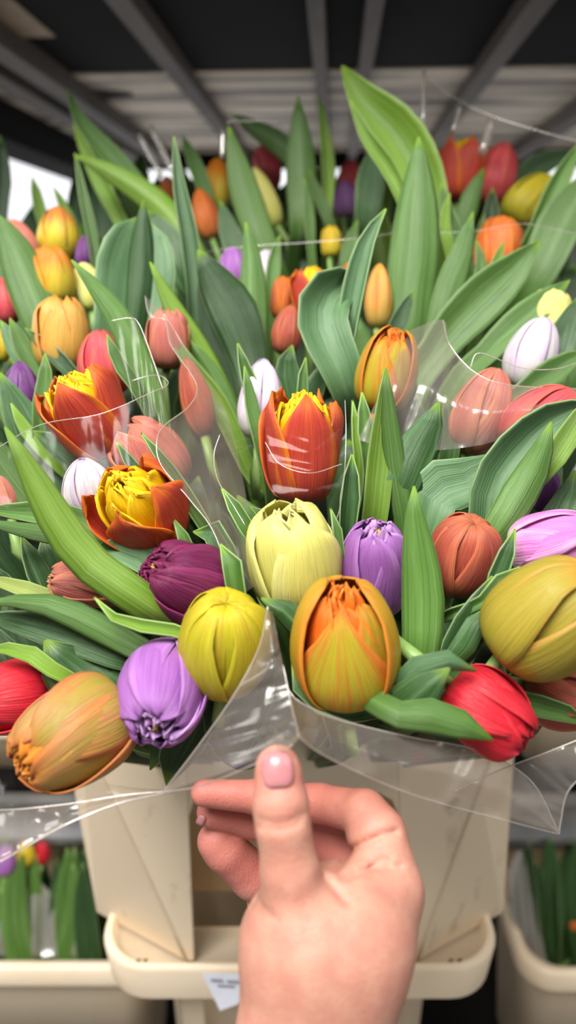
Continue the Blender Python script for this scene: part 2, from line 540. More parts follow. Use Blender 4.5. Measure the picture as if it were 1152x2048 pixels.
        petal(e, om, R, L, az + .8, 'mouth', .92, .88, .8, .03, .03, seed=seed + 5, pt=.5)
        petal(e, om, R, L, math.radians(100), 'fat', 1.0, 1.0, .99, -.02, .03, roll=.2, seed=seed + 3)
        petal(e, om, R, L, math.radians(-102), 'fat', 1.0, 1.02, .99, .02, .03, roll=.2, seed=seed + 4)
    # stem down into the bucket
    info = dict(e=e, Mi=Mi, base=base, ax=ax, d=d, R=R, c=c)
    if stem:
        yr = max(.66, base.y + .04) + rnd.uniform(0, .03)
        root = Vector((base.x * .55 + rnd.uniform(-.015, .015), yr, CAM.z - .60)) if rootp is None else Vector(rootp)
        p1 = base - ax * .035
        if base.y < .52:
            p2 = Vector((base.x * .8, .55, base.z - .075))
        else:
            p2 = Vector((base.x * .86, base.y + .03, base.z - .13))
        pts = [base + ax * .002, p1, p2, p2.lerp(root, .5) + Vector((0, .015, 0)), root]
        tube('stem', pts, .0036, M_STEM, e, 26, 8, pm=Mi)
        info['pts'] = pts
        info['root'] = p2.lerp(root, .55)
        info['mid'] = p2
    TUL[key] = info
    return info


def leaf(key, pts, w, d, mat='mid', fold=.25, roll=0.0, wav=0.0, foldr=None, tipw=1.0, basew=.75, nu=9, n=34, root=True, peak=.6, twist=0.0, frq=9.0, label=None):
    """pts: centre line from tip to base in px (optional third value: depth), w: width in px"""
    T = TUL[key]
    d0 = d
    W = [P(p[0], p[1], p[2] if len(p) > 2 else d0) for p in pts]
    vis = len(W)
    if root:
        lastd = (W[-1] - W[-2]).normalized()
        end = T['root']
        W.append(W[-1] + lastd * .03 + (T['mid'] - W[-1]) * .2)
        W.append(W[-1].lerp(end, .5))
        W.append(end)
    seg = [(W[i + 1] - W[i]).length for i in range(len(W) - 1)]
    tv = sum(seg[:vis - 1]) / sum(seg)
    c = catmull(W, n)
    hw = w * d0 / F_PX / 2
    fr = fold if foldr is None else foldr
    V, UV = [], []
    rnd = random.Random(int(pts[0][0] * 13 + pts[0][1]))
    ph = rnd.random() * 6.28
    for i, p in enumerate(c):
        s = i / (n - 1)
        t = min(s / max(tv, 1e-6), 1.0)
        tt = (c[min(i + 1, n - 1)] - c[max(i - 1, 0)]).normalized()
        vw = (CAM - p).normalized()
        S = tt.cross(vw)
        if S.length < .05:
            S = tt.cross(Vector((0, 0, 1)))
        S.normalize()
        N = S.cross(tt).normalized()
        if N.dot(vw) < 0:
            N, S = -N, -S
        R_ = math.radians(roll + twist * (t - .5))
        S2 = S * math.cos(R_) + N * math.sin(R_)
        N2 = N * math.cos(R_) - S * math.sin(R_)
        if t < peak:
            ww = math.sin(math.pi / 2 * (t / peak)) ** (.82 / tipw)
        else:
            ww = 1 - (1 - basew) * ((t - peak) / (1 - peak)) ** 1.5
        if s > tv:
            q = (s - tv) / max(1e-6, 1 - tv)
            ww = basew * (1 - q) ** .6 + .0
            ww = max(ww, .12)
        ww = max(ww, .035)
        for k in range(nu):
            u = -1 + 2 * k / (nu - 1)
            f = fr if u > 0 else fold
            b = abs(u)
            wave = wav * hw * math.sin(frq * t + ph + (1.2 if u > 0 else 0)) * b * b * min(1, t * 3) * (1 if s <= tv else 0.3)
            V.append(p + S2 * (u * hw * ww * math.cos(f * b)) + N2 * (hw * ww * math.sin(f) * b ** 1.25 + wave))
            UV.append((.5 + .5 * u, s))
    o = mesh_obj('leaf', V, grid_faces(nu, n), LM[mat], T['e'], UV, pm=T['Mi'])
    solid(o, .0009, 0)
    if label:
        o['label'] = label
    return o
# ------------------------------------------------------------------ the display: every tulip
def t(*a, **k):
    return tulip(*a, group='tulips in the bunches', **k)

# front row
t('F1', 'large olive and orange double tulip nodding lower left, beside the lilac one', 152, 1466, .350, 192, -122, 30, 'mouth', 'olive', 1.22, az=14)
t('F2', 'lilac double tulip with crumpled open centre facing down, above the big olive tulip', 328, 1383, .362, 172, 193, 54, 'ruffled', 'lilac', 1.28, az=180)
t('F3', 'round closed lime yellow tulip left of the pinched plastic', 449, 1287, .362, 186, 2, 40, 'closed', 'lime', 1.18, az=60)
t('F4', 'round yellow tulip flamed with orange, petals folded over like a hood, above the thumb', 690, 1290, .355, 208, -2, 24, 'hood', 'flame', 1.22, az=0)
t('F5', 'pale cream yellow double tulip in the middle of the front bunch', 586, 1120, .392, 180, -9, 26, 'crown', 'cream', 1.28, az=25)
t('F6', 'lilac double tulip with dark stamens, right of the cream tulip', 750, 1143, .400, 138, 3, 36, 'ruffled', 'lilac', 1.5, az=50)
t('F7', 'closed russet brown tulip in front of the wavy leaf', 922, 1112, .402, 142, 22, 34, 'closed', 'russet', 1.14, az=65)
t('F8', 'deep red tulip pointing right, under the lowest right leaf', 972, 1424, .352, 148, 128, 24, 'mouth', 'red', 1.22, az=-20)
t('F9', 'biggest olive green tulip, cut by the right edge of the picture', 1092, 1236, .352, 218, 52, 26, 'closed', 'moss', 1.15, az=70)
t('F10', 'pink and white streaked double tulip at the right edge', 1100, 1092, .395, 132, 78, 26, 'ruffled', 'pink', 1.25, az=20)
t('F11', 'russet tulip half hidden under the biggest olive tulip', 1125, 1392, .380, 128, 105, 20, 'bud', 'russet', 1.25, az=30)
t('F12', 'red tulip cut by the left edge of the picture, beside a broad dark leaf', 22, 1394, .385, 140, -100, 20, 'closed', 'red', 1.15, az=10)
t('F13', 'dark burgundy double tulip behind the round lime yellow one', 378, 1168, .385, 158, -62, 34, 'ruffled', 'burgundy', 1.18, az=30)
t('F14', 'red tulip opened wide on a bright yellow heart, above the burgundy one', 288, 1024, .405, 168, -38, 46, 'open', 'fire', 1.14, az=180)
t('F15', 'pale lilac white closed tulip left of the yellow hearted red one', 176, 980, .435, 100, -10, 20, 'bud', 'white', 1.2, az=40)
t('F16', 'red tulip with yellow heart behind the film, left of centre', 180, 838, .450, 146, -30, 24, 'open', 'fire', 1.18, az=200)
t('F17', 'faded red tulip tucked behind the yellow hearted red one', 300, 920, .455, 138, -38, 16, 'crown', 'rose', 1.2, az=20)
t('F18', 'upright red and orange tulip with yellow heart in the centre', 604, 906, .430, 150, 1, 12, 'open', 'fire', 1.42, az=150)
t('F19', 'yellow tulip streaked orange with a rolled orange tip, right of the curled leaf', 774, 745, .490, 116, 14, 14, 'hood', 'flame', 1.38, az=-30)
t('F20', 'small closed dark purple tulip at the left edge', 44, 786, .520, 74, -4, 8, 'slim', 'purple', 1.55, az=50)
t('F21', 'upright apricot tulip with parted tips, left side', 122, 674, .545, 108, 3, 2, 'crown', 'apricot', 1.4, az=15)
t('F22', 'coral red tulip right of the upright apricot one', 208, 732, .52, 100, -8, 16, 'bud', 'coral', 1.3, az=20)
t('F23', 'orange red tulip behind a peaked scrap of film', 336, 682, .535, 86, 2, 8, 'crown', 'rose', 1.4, az=0)
t('F24', 'pinkish orange tulip seen hazily through film, right of centre', 958, 828, .475, 118, 24, 6, 'bud', 'rose', 1.5, az=65)
t('F25', 'red orange tulip lying behind the wavy leaf at the right', 1075, 846, .455, 126, 50, 6, 'bud', 'coral', 1.35, az=40)
t('F26', 'white tulip flushed with lilac at the right, below the pale yellow one', 1062, 712, .525, 96, 22, 12, 'bud', 'white', 1.5, az=30)
t('F27', 'pale yellow tulip with parted tips at the right edge', 1096, 646, .56, 84, 8, 8, 'mouth', 'cream', 1.5, az=60)
t('F28', 'orange tulip cut by the right edge beside the pale yellow one', 1150, 672, .57, 70, 15, 6, 'bud', 'orange', 1.5, az=0)
t('F29', 'yellow tulip with a bright orange tip, third up at the left', 106, 556, .62, 80, -8, 2, 'crown', 'gold', 1.5, az=35)
t('F30', 'yellow tulip with a reddish tip, highest at the left', 116, 472, .70, 78, 2, 0, 'bud', 'blush', 1.35, az=20)
t('F31', 'brownish orange tulip at the left edge behind a long leaf', 42, 494, .68, 66, -22, 0, 'bud', 'rose', 1.6, az=15)
t('F32', 'red tulip peeping past the left edge below a long leaf', 8, 606, .61, 62, -8, 2, 'bud', 'coral', 1.5, az=10)
t('F33', 'lilac tulip left of the upright narrow leaf', 466, 540, .66, 56, -4, 0, 'bud', 'lilac', 1.5, az=30)
t('F34', 'white lilac tulip right of the upright narrow leaf', 530, 550, .67, 58, 6, 0, 'bud', 'white', 1.6, az=10)
t('F35', 'orange red tulip with yellow heart behind the curled leaf', 622, 592, .62, 74, 2, 4, 'open', 'fire', 1.35, az=30)
t('F36', 'small orange tulip left of the yellow hearted one behind the curled leaf', 562, 598, .63, 42, 6, 2, 'crown', 'orange', 2.0, az=60)
t('F37', 'brownish red closed tulip leaning against the curled leaf', 574, 664, .585, 58, 10, 4, 'slim', 'russet', 1.7, az=30)
t('F38', 'apricot tulip standing behind the tip of the curled leaf', 757, 598, .605, 54, 2, 0, 'slim', 'apricot', 2.4, az=50)
t('F39', 'orange tulip with ruffled mouth below the red pair at upper right', 996, 500, .71, 86, 10, 4, 'ruffled', 'orange', 1.35, az=40)
t('F40', 'red tulip with golden ruffled heart at upper right', 922, 348, .80, 88, 8, 4, 'open', 'fire', 1.36, az=20)
t('F41', 'closed rosy red tulip right of the golden hearted one', 992, 352, .80, 76, 16, 0, 'bud', 'coral', 1.65, az=25)
t('F42', 'olive yellow tulip leaning right near the top right corner', 1056, 402, .77, 82, 44, 2, 'bud', 'lime', 1.45, az=10)
t('F43', 'golden yellow tulip with orange tip, upper left of the middle', 435, 372, .86, 54, 2, 0, 'bud', 'gold', 1.9, az=40)
t('F44', 'dusky red tulip among the top leaves', 534, 338, .92, 52, -10, 0, 'crown', 'coral', 1.7, az=30)
t('F45', 'slanting greenish yellow bud between the top leaves', 534, 398, .83, 42, -22, 0, 'slim', 'cream', 3.0, az=10)
t('F46', 'small red tulip above a lilac one, top middle', 700, 356, .92, 46, 4, 0, 'bud', 'coral', 1.4, az=30)
t('F47', 'small lilac tulip below a red one, top middle', 690, 402, .89, 48, 2, 0, 'bud', 'lilac', 1.5, az=10)
t('F48', 'reddish orange tulip leaning behind the tall folded leaf, upper left', 412, 432, .82, 50, -16, 0, 'slim', 'orange', 2.1, az=20)
t('F49', 'tiny orange tulip below the glinting film strips', 336, 380, .93, 34, -6, 0, 'bud', 'orange', 1.5, az=20)
t('F50', 'pale greenish white tulip with a violet petal, left of the central red one', 522, 806, .495, 92, 4, 4, 'slim', 'white', 1.75, az=60)
t('F51', 'purplish red tulip blurred by the film, left of centre', 392, 800, .515, 62, -14, 2, 'slim', 'russet', 2.6, az=10)
t('F52', 'small orange tulip right of the central red one', 742, 872, .485, 62, 8, 4, 'bud', 'orange', 1.3, az=30)
t('F53', 'dark purple tulip at the right edge, behind a pointed leaf', 1092, 986, .445, 50, 10, 6, 'crown', 'purple', 1.7, az=10)
t('F54', 'narrow russet orange tulip pointing left under the long bright leaf', 180, 1165, .412, 92, -84, 20, 'ruffled', 'rose', 1.65, az=30)
t('F55', 'pinkish orange tulip cut by the left edge, below the purple one', 8, 990, .475, 66, -20, 2, 'bud', 'rose', 1.5, az=10)
t('F56', 'little yellow tulip in the middle of the top leaves', 662, 486, .75, 40, 2, 0, 'crown', 'yellow', 1.6, az=30)
t('F57', 'violet tulip showing a sliver behind an upright leaf at left', 168, 508, .70, 34, 4, 0, 'slim', 'purple', 2.0, az=10)
t('F58', 'pale yellow tulip behind the pointed leaf at left', 176, 578, .64, 58, -12, 0, 'bud', 'cream', 1.7, az=30)
t('F59', 'orange tulip bud right of the curled leaf top', 700, 560, .69, 46, 12, 0, 'bud', 'orange', 1.5, az=0)
t('F60', 'deep yellow tulip just showing at the left edge', -2, 694, .57, 44, 0, 0, 'bud', 'yellow', 1.5, az=0)

# ------------------------------------------------------------------ leaves that the photograph shows
L = leaf
# top left
L('F30', [(135, 180), (158, 240), (212, 305), (285, 395), (330, 470)], 52, .80, 'mid', .5, 20)
L('F30', [(145, 246), (172, 300), (212, 380), (255, 470)], 40, .79, 'bright', .5, -20)
L('F43', [(148, 310), (205, 335), (290, 385), (350, 440), (400, 520)], 66, .74, 'bright', -.55, 10)
L('F58', [(150, 306), (163, 390), (182, 480), (192, 560)], 34, .70, 'mid', .9, 20)
L('F29', [(64, 352), (74, 395), (86, 450)], 26, .84, 'bright', .4, 10)
L('F31', [(106, 372), (130, 420), (158, 490)], 24, .80, 'bright', .4, 10)
L('F31', [(0, 270), (6, 350), (2, 440)], 34, .82, 'deep', .3, 10)
L('F31', [(-12, 425), (18, 470), (52, 550), (104, 680)], 92, .60, 'mid', -.3, 8, basew=.9)
L('F21', [(287, 400), (285, 470), (282, 550), (272, 640)], 66, .572, 'dark', -.6, 0)
L('F21', [(284, 432), (279, 480), (270, 540), (262, 640)], 168, .58, 'blue', .4, 4, tipw=1.7, peak=.62, basew=.95, wav=.06)
L('F23', [(348, 274), (356, 370), (376, 480), (388, 600), (384, 690)], 64, .63, 'blue', 1.0, 8)
L('F51', [(396, 500), (430, 560), (466, 620), (500, 720)], 104, .575, 'deep', -.25, 6, wav=.12)
L('F51', [(404, 520), (420, 610), (450, 700), (480, 790)], 70, .585, 'deep', .3, -20)
L('F50', [(300, 524), (345, 610), (402, 710), (462, 830), (490, 910)], 66, .545, 'bright', -.5, 10)
L('F50', [(336, 656), (378, 730), (440, 820), (490, 930)], 50, .525, 'bright', .6, 14)
L('F50', [(380, 680), (430, 760), (480, 880)], 46, .535, 'mid', -.5, -10)
L('F22', [(143, 520), (195, 580), (245, 650), (290, 760), (322, 860)], 62, .50, 'mid', -.4, 4)
L('F22', [(214, 668), (236, 725), (285, 800)], 36, .47, 'mid', .6, 10)
L('F20', [(50, 656), (100, 700), (160, 765)], 36, .53, 'dark', .5, -10)
L('F20', [(20, 636), (42, 690), (70, 750)], 40, .54, 'mid', .4, 10)
L('F60', [(0, 640), (30, 690), (70, 760)], 44, .55, 'blue', .3, 0)
L('F20', [(90, 706), (92, 765), (80, 850)], 40, .49, 'mid', .5, -14)
L('F20', [(22, 806), (50, 858), (100, 920)], 30, .49, 'bright', .4, 10)
L('F55', [(0, 745), (40, 830), (90, 930), (150, 1010)], 90, .50, 'dark', .2, 6)
L('F55', [(-30, 870), (20, 930), (90, 1010), (150, 1060)], 90, .47, 'mid', -.3, 6)
L('F15', [(66, 862), (130, 900), (210, 960)], 60, .47, 'dark', .35, -8)
L('F17', [(232, 882), (262, 930), (320, 1000)], 34, .425, 'dark', .7, 10)
L('F17', [(282, 866), (330, 930), (400, 1040), (430, 1090)], 42, .41, 'mid', .8, 10)
# left front
L('F12', [(10, 854), (52, 930), (105, 1030), (175, 1125), (300, 1215)], 88, .365, 'bright', -.5, -6, basew=.9)
L('F54', [(-40, 1020), (60, 1025), (150, 1040), (240, 1090)], 58, .41, 'mid', .5, 10)
L('F54', [(-40, 1040), (40, 1058), (130, 1075), (230, 1130)], 44, .40, 'mid', -.5, 10)
L('F13', [(182, 1098), (240, 1098), (290, 1118), (345, 1160)], 74, .395, 'blue', .4, 16, wav=.15)
L('F54', [(42, 1072), (66, 1125), (112, 1210)], 52, .425, 'dark', .5, 10)
L('F12', [(-40, 1152), (40, 1176), (130, 1205)], 36, .41, 'pale', .3, 10)
L('F3', [(-30, 1205), (70, 1203), (160, 1232), (250, 1280), (330, 1320)], 62, .372, 'mid', -.45, 8)
L('F3', [(188, 1194), (214, 1228), (270, 1250), (350, 1262), (400, 1280)], 32, .362, 'bright', .6, 8)
L('F12', [(-40, 1230), (60, 1248), (170, 1280), (270, 1320)], 74, .382, 'dark', .3, -8)
L('F12', [(-40, 1300), (30, 1298), (80, 1318), (140, 1360)], 36, .372, 'bright', .3, 0)
L('F1', [(90, 1280), (118, 1322), (160, 1362), (240, 1410)], 158, .374, 'dark', -.45, -6, tipw=.85, basew=.9)
L('F2', [(334, 1572), (352, 1510), (388, 1440), (420, 1370)], 104, .385, 'deep', .5, 0)
L('F2', [(300, 1540), (330, 1480), (380, 1400)], 60, .392, 'dark', .3, 14)
L('F3', [(440, 1320), (432, 1370), (428, 1430), (440, 1490)], 50, .385, 'deep', .3, 0)
L('F5', [(443, 976), (470, 1020), (508, 1085)], 42, .41, 'mid', .7, 12)
L('F3', [(440, 1088), (464, 1118), (478, 1200)], 56, .376, 'mid', .7, -10)
L('F4', [(522, 1196), (548, 1208), (600, 1250), (630, 1300)], 66, .366, 'dark', -.6, -6, tipw=1.0)
L('F13', [(386, 1064), (414, 1052), (440, 1090), (456, 1130)], 62, .395, 'dark', .5, 8)
L('F13', [(345, 1034), (360, 1062), (385, 1110)], 26, .392, 'mid', .5, 10)
L('F5', [(498, 1012), (522, 1028), (560, 1060)], 30, .425, 'dark', .5, 10)
# centre
L('F36', [(491, 444), (504, 520), (508, 640), (512, 720)], 58, .60, 'mid', -.3, 4)
L('F50', [(475, 686), (497, 770), (540, 870)], 52, .487, 'mid', .9, 12)
L('F50', [(489, 732), (500, 800), (520, 900)], 32, .470, 'mid', .4, 20)
L('F18', [(612, 714), (604, 760), (604, 830)], 30, .475, 'mid', .7, 10)
L('F18', [(585, 690), (572, 740), (588, 830)], 60, .52, 'dark', .3, 10)
L('F35', [(772, 418), (742, 480), (722, 560), (706, 640), (690, 730)], 74, .525, 'blue', .9, -24, peak=.5, basew=.8)
L('F35', [(716, 548, .53), (650, 590, .522), (640, 650, .515), (668, 720, .51), (690, 770, .51)], 122, .52, 'blue', .55, 14, tipw=1.5, peak=.45, basew=.7)
L('F19', [(700, 700), (660, 770), (620, 840)], 96, .54, 'blue', .3, 8)
L('F38', [(838, 274), (836, 380), (830, 500), (820, 600), (812, 680)], 112, .60, 'mid', -.55, -6, foldr=-.3, basew=.9)
L('F40', [(684, 132), (726, 200), (790, 270), (836, 360), (856, 460)], 118, .70, 'bright', .55, 10, basew=.8)
L('F40', [(700, 200), (728, 275), (778, 350), (812, 430)], 50, .68, 'bright', .9, 20)
L('F38', [(946, 424), (926, 500), (896, 590), (870, 680)], 62, .575, 'mid', -.3, 6)
L('F24', [(1080, 482), (1030, 536), (950, 610), (872, 700)], 100, .56, 'mid', .35, 6)
L('F24', [(1140, 560), (1070, 620), (980, 700)], 66, .55, 'mid', .3, -10)
L('F52', [(770, 736), (768, 820), (758, 930), (744, 1060)], 62, .435, 'bright', .5, 10, basew=.9)
L('F6', [(772, 738), (778, 840), (790, 950), (806, 1060)], 48, .43, 'mid', -.5, -10, basew=.9)
L('F6', [(770, 800), (772, 900), (774, 1060)], 60, .445, 'dark', .2, 0, basew=.9)
L('F52', [(878, 804), (858, 860), (828, 920), (800, 990)], 92, .43, 'dark', -.35, 8)
L('F7', [(828, 972), (830, 1040), (842, 1140), (846, 1230), (838, 1330)], 92, .372, 'mid', -.4, 0, peak=.7, basew=.8)
L('F6', [(704, 908), (700, 970), (692, 1070)], 62, .415, 'dark', .9, 6)
L('F18', [(724, 784), (728, 850), (738, 950)], 44, .455, 'mid', .7, 10)
L('F18', [(705, 800), (712, 870), (716, 960)], 26, .46, 'bright', .7, 10)
L('F6', [(661, 1016), (672, 1052), (682, 1130)], 26, .392, 'mid', .7, 10)
L('F38', [(828, 580), (806, 622), (770, 700)], 36, .565, 'dark', .4, 8)
# right
L('F25', [(1190, 806), (1110, 830), (1040, 890), (985, 970), (968, 1070)], 116, .42, 'blue', .5, 16, wav=.14, frq=5)
L('F25', [(1000, 905), (940, 960), (870, 985), (848, 1060)], 118, .432, 'blue', .25, -8, wav=.05, frq=4)
L('F10', [(1103, 844), (1078, 920), (1040, 990), (980, 1080)], 82, .40, 'mid', -.5, 6)
L('F10', [(1180, 790), (1130, 880), (1070, 960)], 54, .415, 'bright', .4, 10)
L('F53', [(1150, 940), (1130, 1010), (1080, 1060)], 60, .43, 'dark', .3, 0)
L('F9', [(985, 1152), (962, 1205), (918, 1290), (890, 1350)], 82, .376, 'dark', .4, 14)
L('F9', [(988, 1208), (955, 1250), (910, 1320)], 60, .368, 'dark', -.5, 10)
L('F10', [(1030, 1058), (1020, 1096), (1000, 1150), (985, 1200)], 54, .378, 'dark', .8, -10)
L('F10', [(1040, 1134), (1005, 1156), (960, 1205)], 36, .372, 'mid', .5, 10)
L('F8', [(952, 1342, .338), (905, 1322, .336), (850, 1338, .338), (806, 1390, .348), (780, 1450, .36)], 78, .338, 'blue', -.5, 14, tipw=.95)
L('F4', [(900, 1336, .332), (862, 1366, .333), (818, 1404, .336), (790, 1450, .35)], 94, .336, 'dark', -.35, 0, tipw=.95, wav=.08)
L('F8', [(986, 1480), (930, 1452), (868, 1432), (800, 1430)], 76, .328, 'mid', -.4, 0)
L('F4', [(584, 1318), (592, 1362), (630, 1402), (690, 1432)], 44, .353, 'blue', .5, 6, tipw=1.0)
L('F4', [(800, 1330), (790, 1390), (770, 1440)], 60, .37, 'deep', .2, 0)
L('F11', [(1180, 1452), (1120, 1420), (1060, 1406), (1020, 1390)], 52, .365, 'mid', .5, 10)
L('F9', [(985, 1275), (960, 1310), (945, 1360)], 80, .39, 'deep', .2, 0)
# top
L('F44', [(596, 194), (600, 270), (604, 360), (604, 460)], 66, .77, 'mid', -.35, 4)
L('F47', [(636, 190), (648, 260), (656, 350), (652, 440)], 32, .80, 'bright', .6, 10)
L('F44', [(464, 228), (512, 258), (566, 292), (606, 350)], 48, .83, 'mid', -.4, 8)
L('F45', [(457, 252), (476, 330), (505, 430), (540, 520)], 66, .73, 'mid', -.3, 6)
L('F43', [(364, 270), (388, 325), (420, 410)], 34, .84, 'mid', .4, 8)
L('F46', [(752, 286), (742, 350), (730, 440)], 62, .78, 'blue', .3, 10)
L('F47', [(618, 340), (640, 400), (666, 470)], 26, .77, 'mid', .5, 10)
L('F56', [(608, 356), (618, 430), (622, 500)], 24, .74, 'mid', .5, 10)
L('F56', [(716, 440), (700, 490), (690, 560)], 34, .70, 'mid', .4, -10)
L('F39', [(882, 366), (894, 430), (930, 530)], 40, .675, 'mid', .6, 10)
L('F39', [(900, 386), (888, 440), (900, 520)], 26, .665, 'bright', .6, 10)
L('F40', [(968, 336), (944, 392), (920, 470)], 44, .745, 'mid', -.3, 6)
L('F41', [(985, 376), (982, 420), (984, 500)], 40, .745, 'deep', .7, 8)
L('F42', [(1160, 284), (1114, 370), (1062, 480)], 50, .70, 'mid', .6, 10)
L('F42', [(1190, 340), (1130, 430), (1072, 560)], 92, .68, 'mid', .3, -10)
L('F41', [(1150, 306), (1095, 322), (1050, 350), (1020, 390)], 50, .83, 'blue', .3, 10)
L('F39', [(1008, 482), (990, 530), (962, 600)], 28, .655, 'bright', .6, 10)
L('F39', [(952, 480), (962, 540), (940, 610)], 30, .65, 'mid', .6, 10)
L('F28', [(1160, 590), (1120, 690), (1080, 790)], 70, .53, 'dark', .3, 8)
L('F25', [(1170, 700), (1110, 740), (1040, 790)], 60, .50, 'mid', .3, 8)
L('F24', [(890, 790), (900, 860), (890, 950)], 46, .47, 'dark', .4, 8)
L('F52', [(830, 740), (800, 800), (770, 870)], 70, .505, 'deep', .3, 4)
L('F34', [(560, 470), (548, 520), (540, 620)], 34, .655, 'mid', .5, 6)
L('F49', [(216, 270), (232, 330), (262, 420)], 24, .90, 'mid', .5, 10)
L('F49', [(236, 285), (250, 350), (280, 440)], 22, .92, 'bright', .5, 10)
L('F48', [(290, 420), (330, 480), (370, 560)], 70, .70, 'dark', .3, 6)
L('F48', [(440, 400), (460, 470), (500, 570)], 50, .74, 'dark', .3, 6)

L('F12', [(-30, 1120), (0, 1200), (60, 1300)], 110, .43, 'deep', .3, 8)
L('F12', [(16, 1190), (40, 1260), (96, 1350)], 104, .42, 'deep', -.3, 8)
L('F12', [(-50, 1235), (-20, 1290), (40, 1360)], 90, .41, 'deep', .3, 0)
L('F55', [(-24, 950), (6, 1040), (60, 1140)], 120, .50, 'deep', .3, 8)
L('F54', [(86, 1070), (120, 1150), (180, 1260)], 110, .45, 'deep', .3, 8)
L('F11', [(1180, 1290), (1130, 1330), (1060, 1370)], 80, .42, 'deep', .3, 8)
# foliage standing deeper in every bunch
rnd = random.Random(21)
for k, f in list(TUL.items()):
    d = f['d']
    # the pixel under which this flower's base stands
    v = f['base'] - CAM
    dd = v.dot(AX_F)
    bx = 576 + F_PX * v.dot(AX_R) / dd
    by = 1024 - F_PX * v.dot(AX_U) / dd
    front = d < .40
    for q in range(3 if not front else 4):
        s = .36 / d
        dx = rnd.uniform(-120, 120) * s * 1.3
        up = rnd.uniform(-10, 70) * s * 1.2
        w = rnd.uniform(60, 105) * s * 1.15
        de = dd + rnd.uniform(.035, .085)
        ty = by - up
        if by > 1320:
            ty = min(ty, 1350)
            dx *= .6
        tx = bx + dx
        ym = 1440 if 300 < tx < 1010 else 1420
        ty = min(ty, ym - 170)
        L(k, [(tx, ty), (tx + (bx - tx) * .2 + rnd.uniform(-10, 10), min(ty + 90 * s, ym - 60)), (tx + (bx - tx) * .45, min(ty + 200 * s, ym))], w, de,
          rnd.choice(['deep', 'dark', 'deep', 'mid']), rnd.uniform(-.5, .6), rnd.uniform(-25, 25), n=22, nu=7)

# the hindmost rows: blades that close the view to the hall
rows_ = [k for k in TUL if TUL[k]['d'] > .74]
rnd = random.Random(77)
for i in range(64):
    tx = -40 + i * 19.4 + rnd.uniform(-14, 14)
    top = 395 if tx < 140 else (300 if tx < 1000 else 345)
    if tx < 60:
        top = 425
    ty = top + rnd.uniform(0, 90)
    k = min(rows_, key=lambda q: abs((TUL[q]['c'].x / TUL[q]['d']) * F_PX + 576 - tx) + rnd.uniform(0, 60))
    lean = rnd.uniform(-30, 30)
    L(k, [(tx, ty), (tx - lean * .5, ty + 70), (tx - lean, ty + 190)], rnd.uniform(42, 74), rnd.uniform(.93, 1.04), rnd.choice(['mid', 'mid', 'bright', 'dark', 'blue']), rnd.uniform(-.5, .6), rnd.uniform(-20, 20), n=20, nu=7)
rows_ = [k for k in TUL if .58 < TUL[k]['d'] < .9]
for i in range(70):
    tx = -40 + i * 17.6 + rnd.uniform(-14, 14)
    ty = rnd.uniform(430, 560)
    k = min(rows_, key=lambda q: abs((TUL[q]['c'].x / TUL[q]['d']) * F_PX + 576 - tx) + rnd.uniform(0, 60))
    lean = rnd.uniform(-30, 30)
    L(k, [(tx, ty), (tx - lean * .5, ty + 80), (tx - lean, ty + 200)], rnd.uniform(46, 80), rnd.uniform(.84, .92), rnd.choice(['deep', 'dark', 'mid', 'deep']), rnd.uniform(-.5, .6), rnd.uniform(-20, 20), n=20, nu=7)
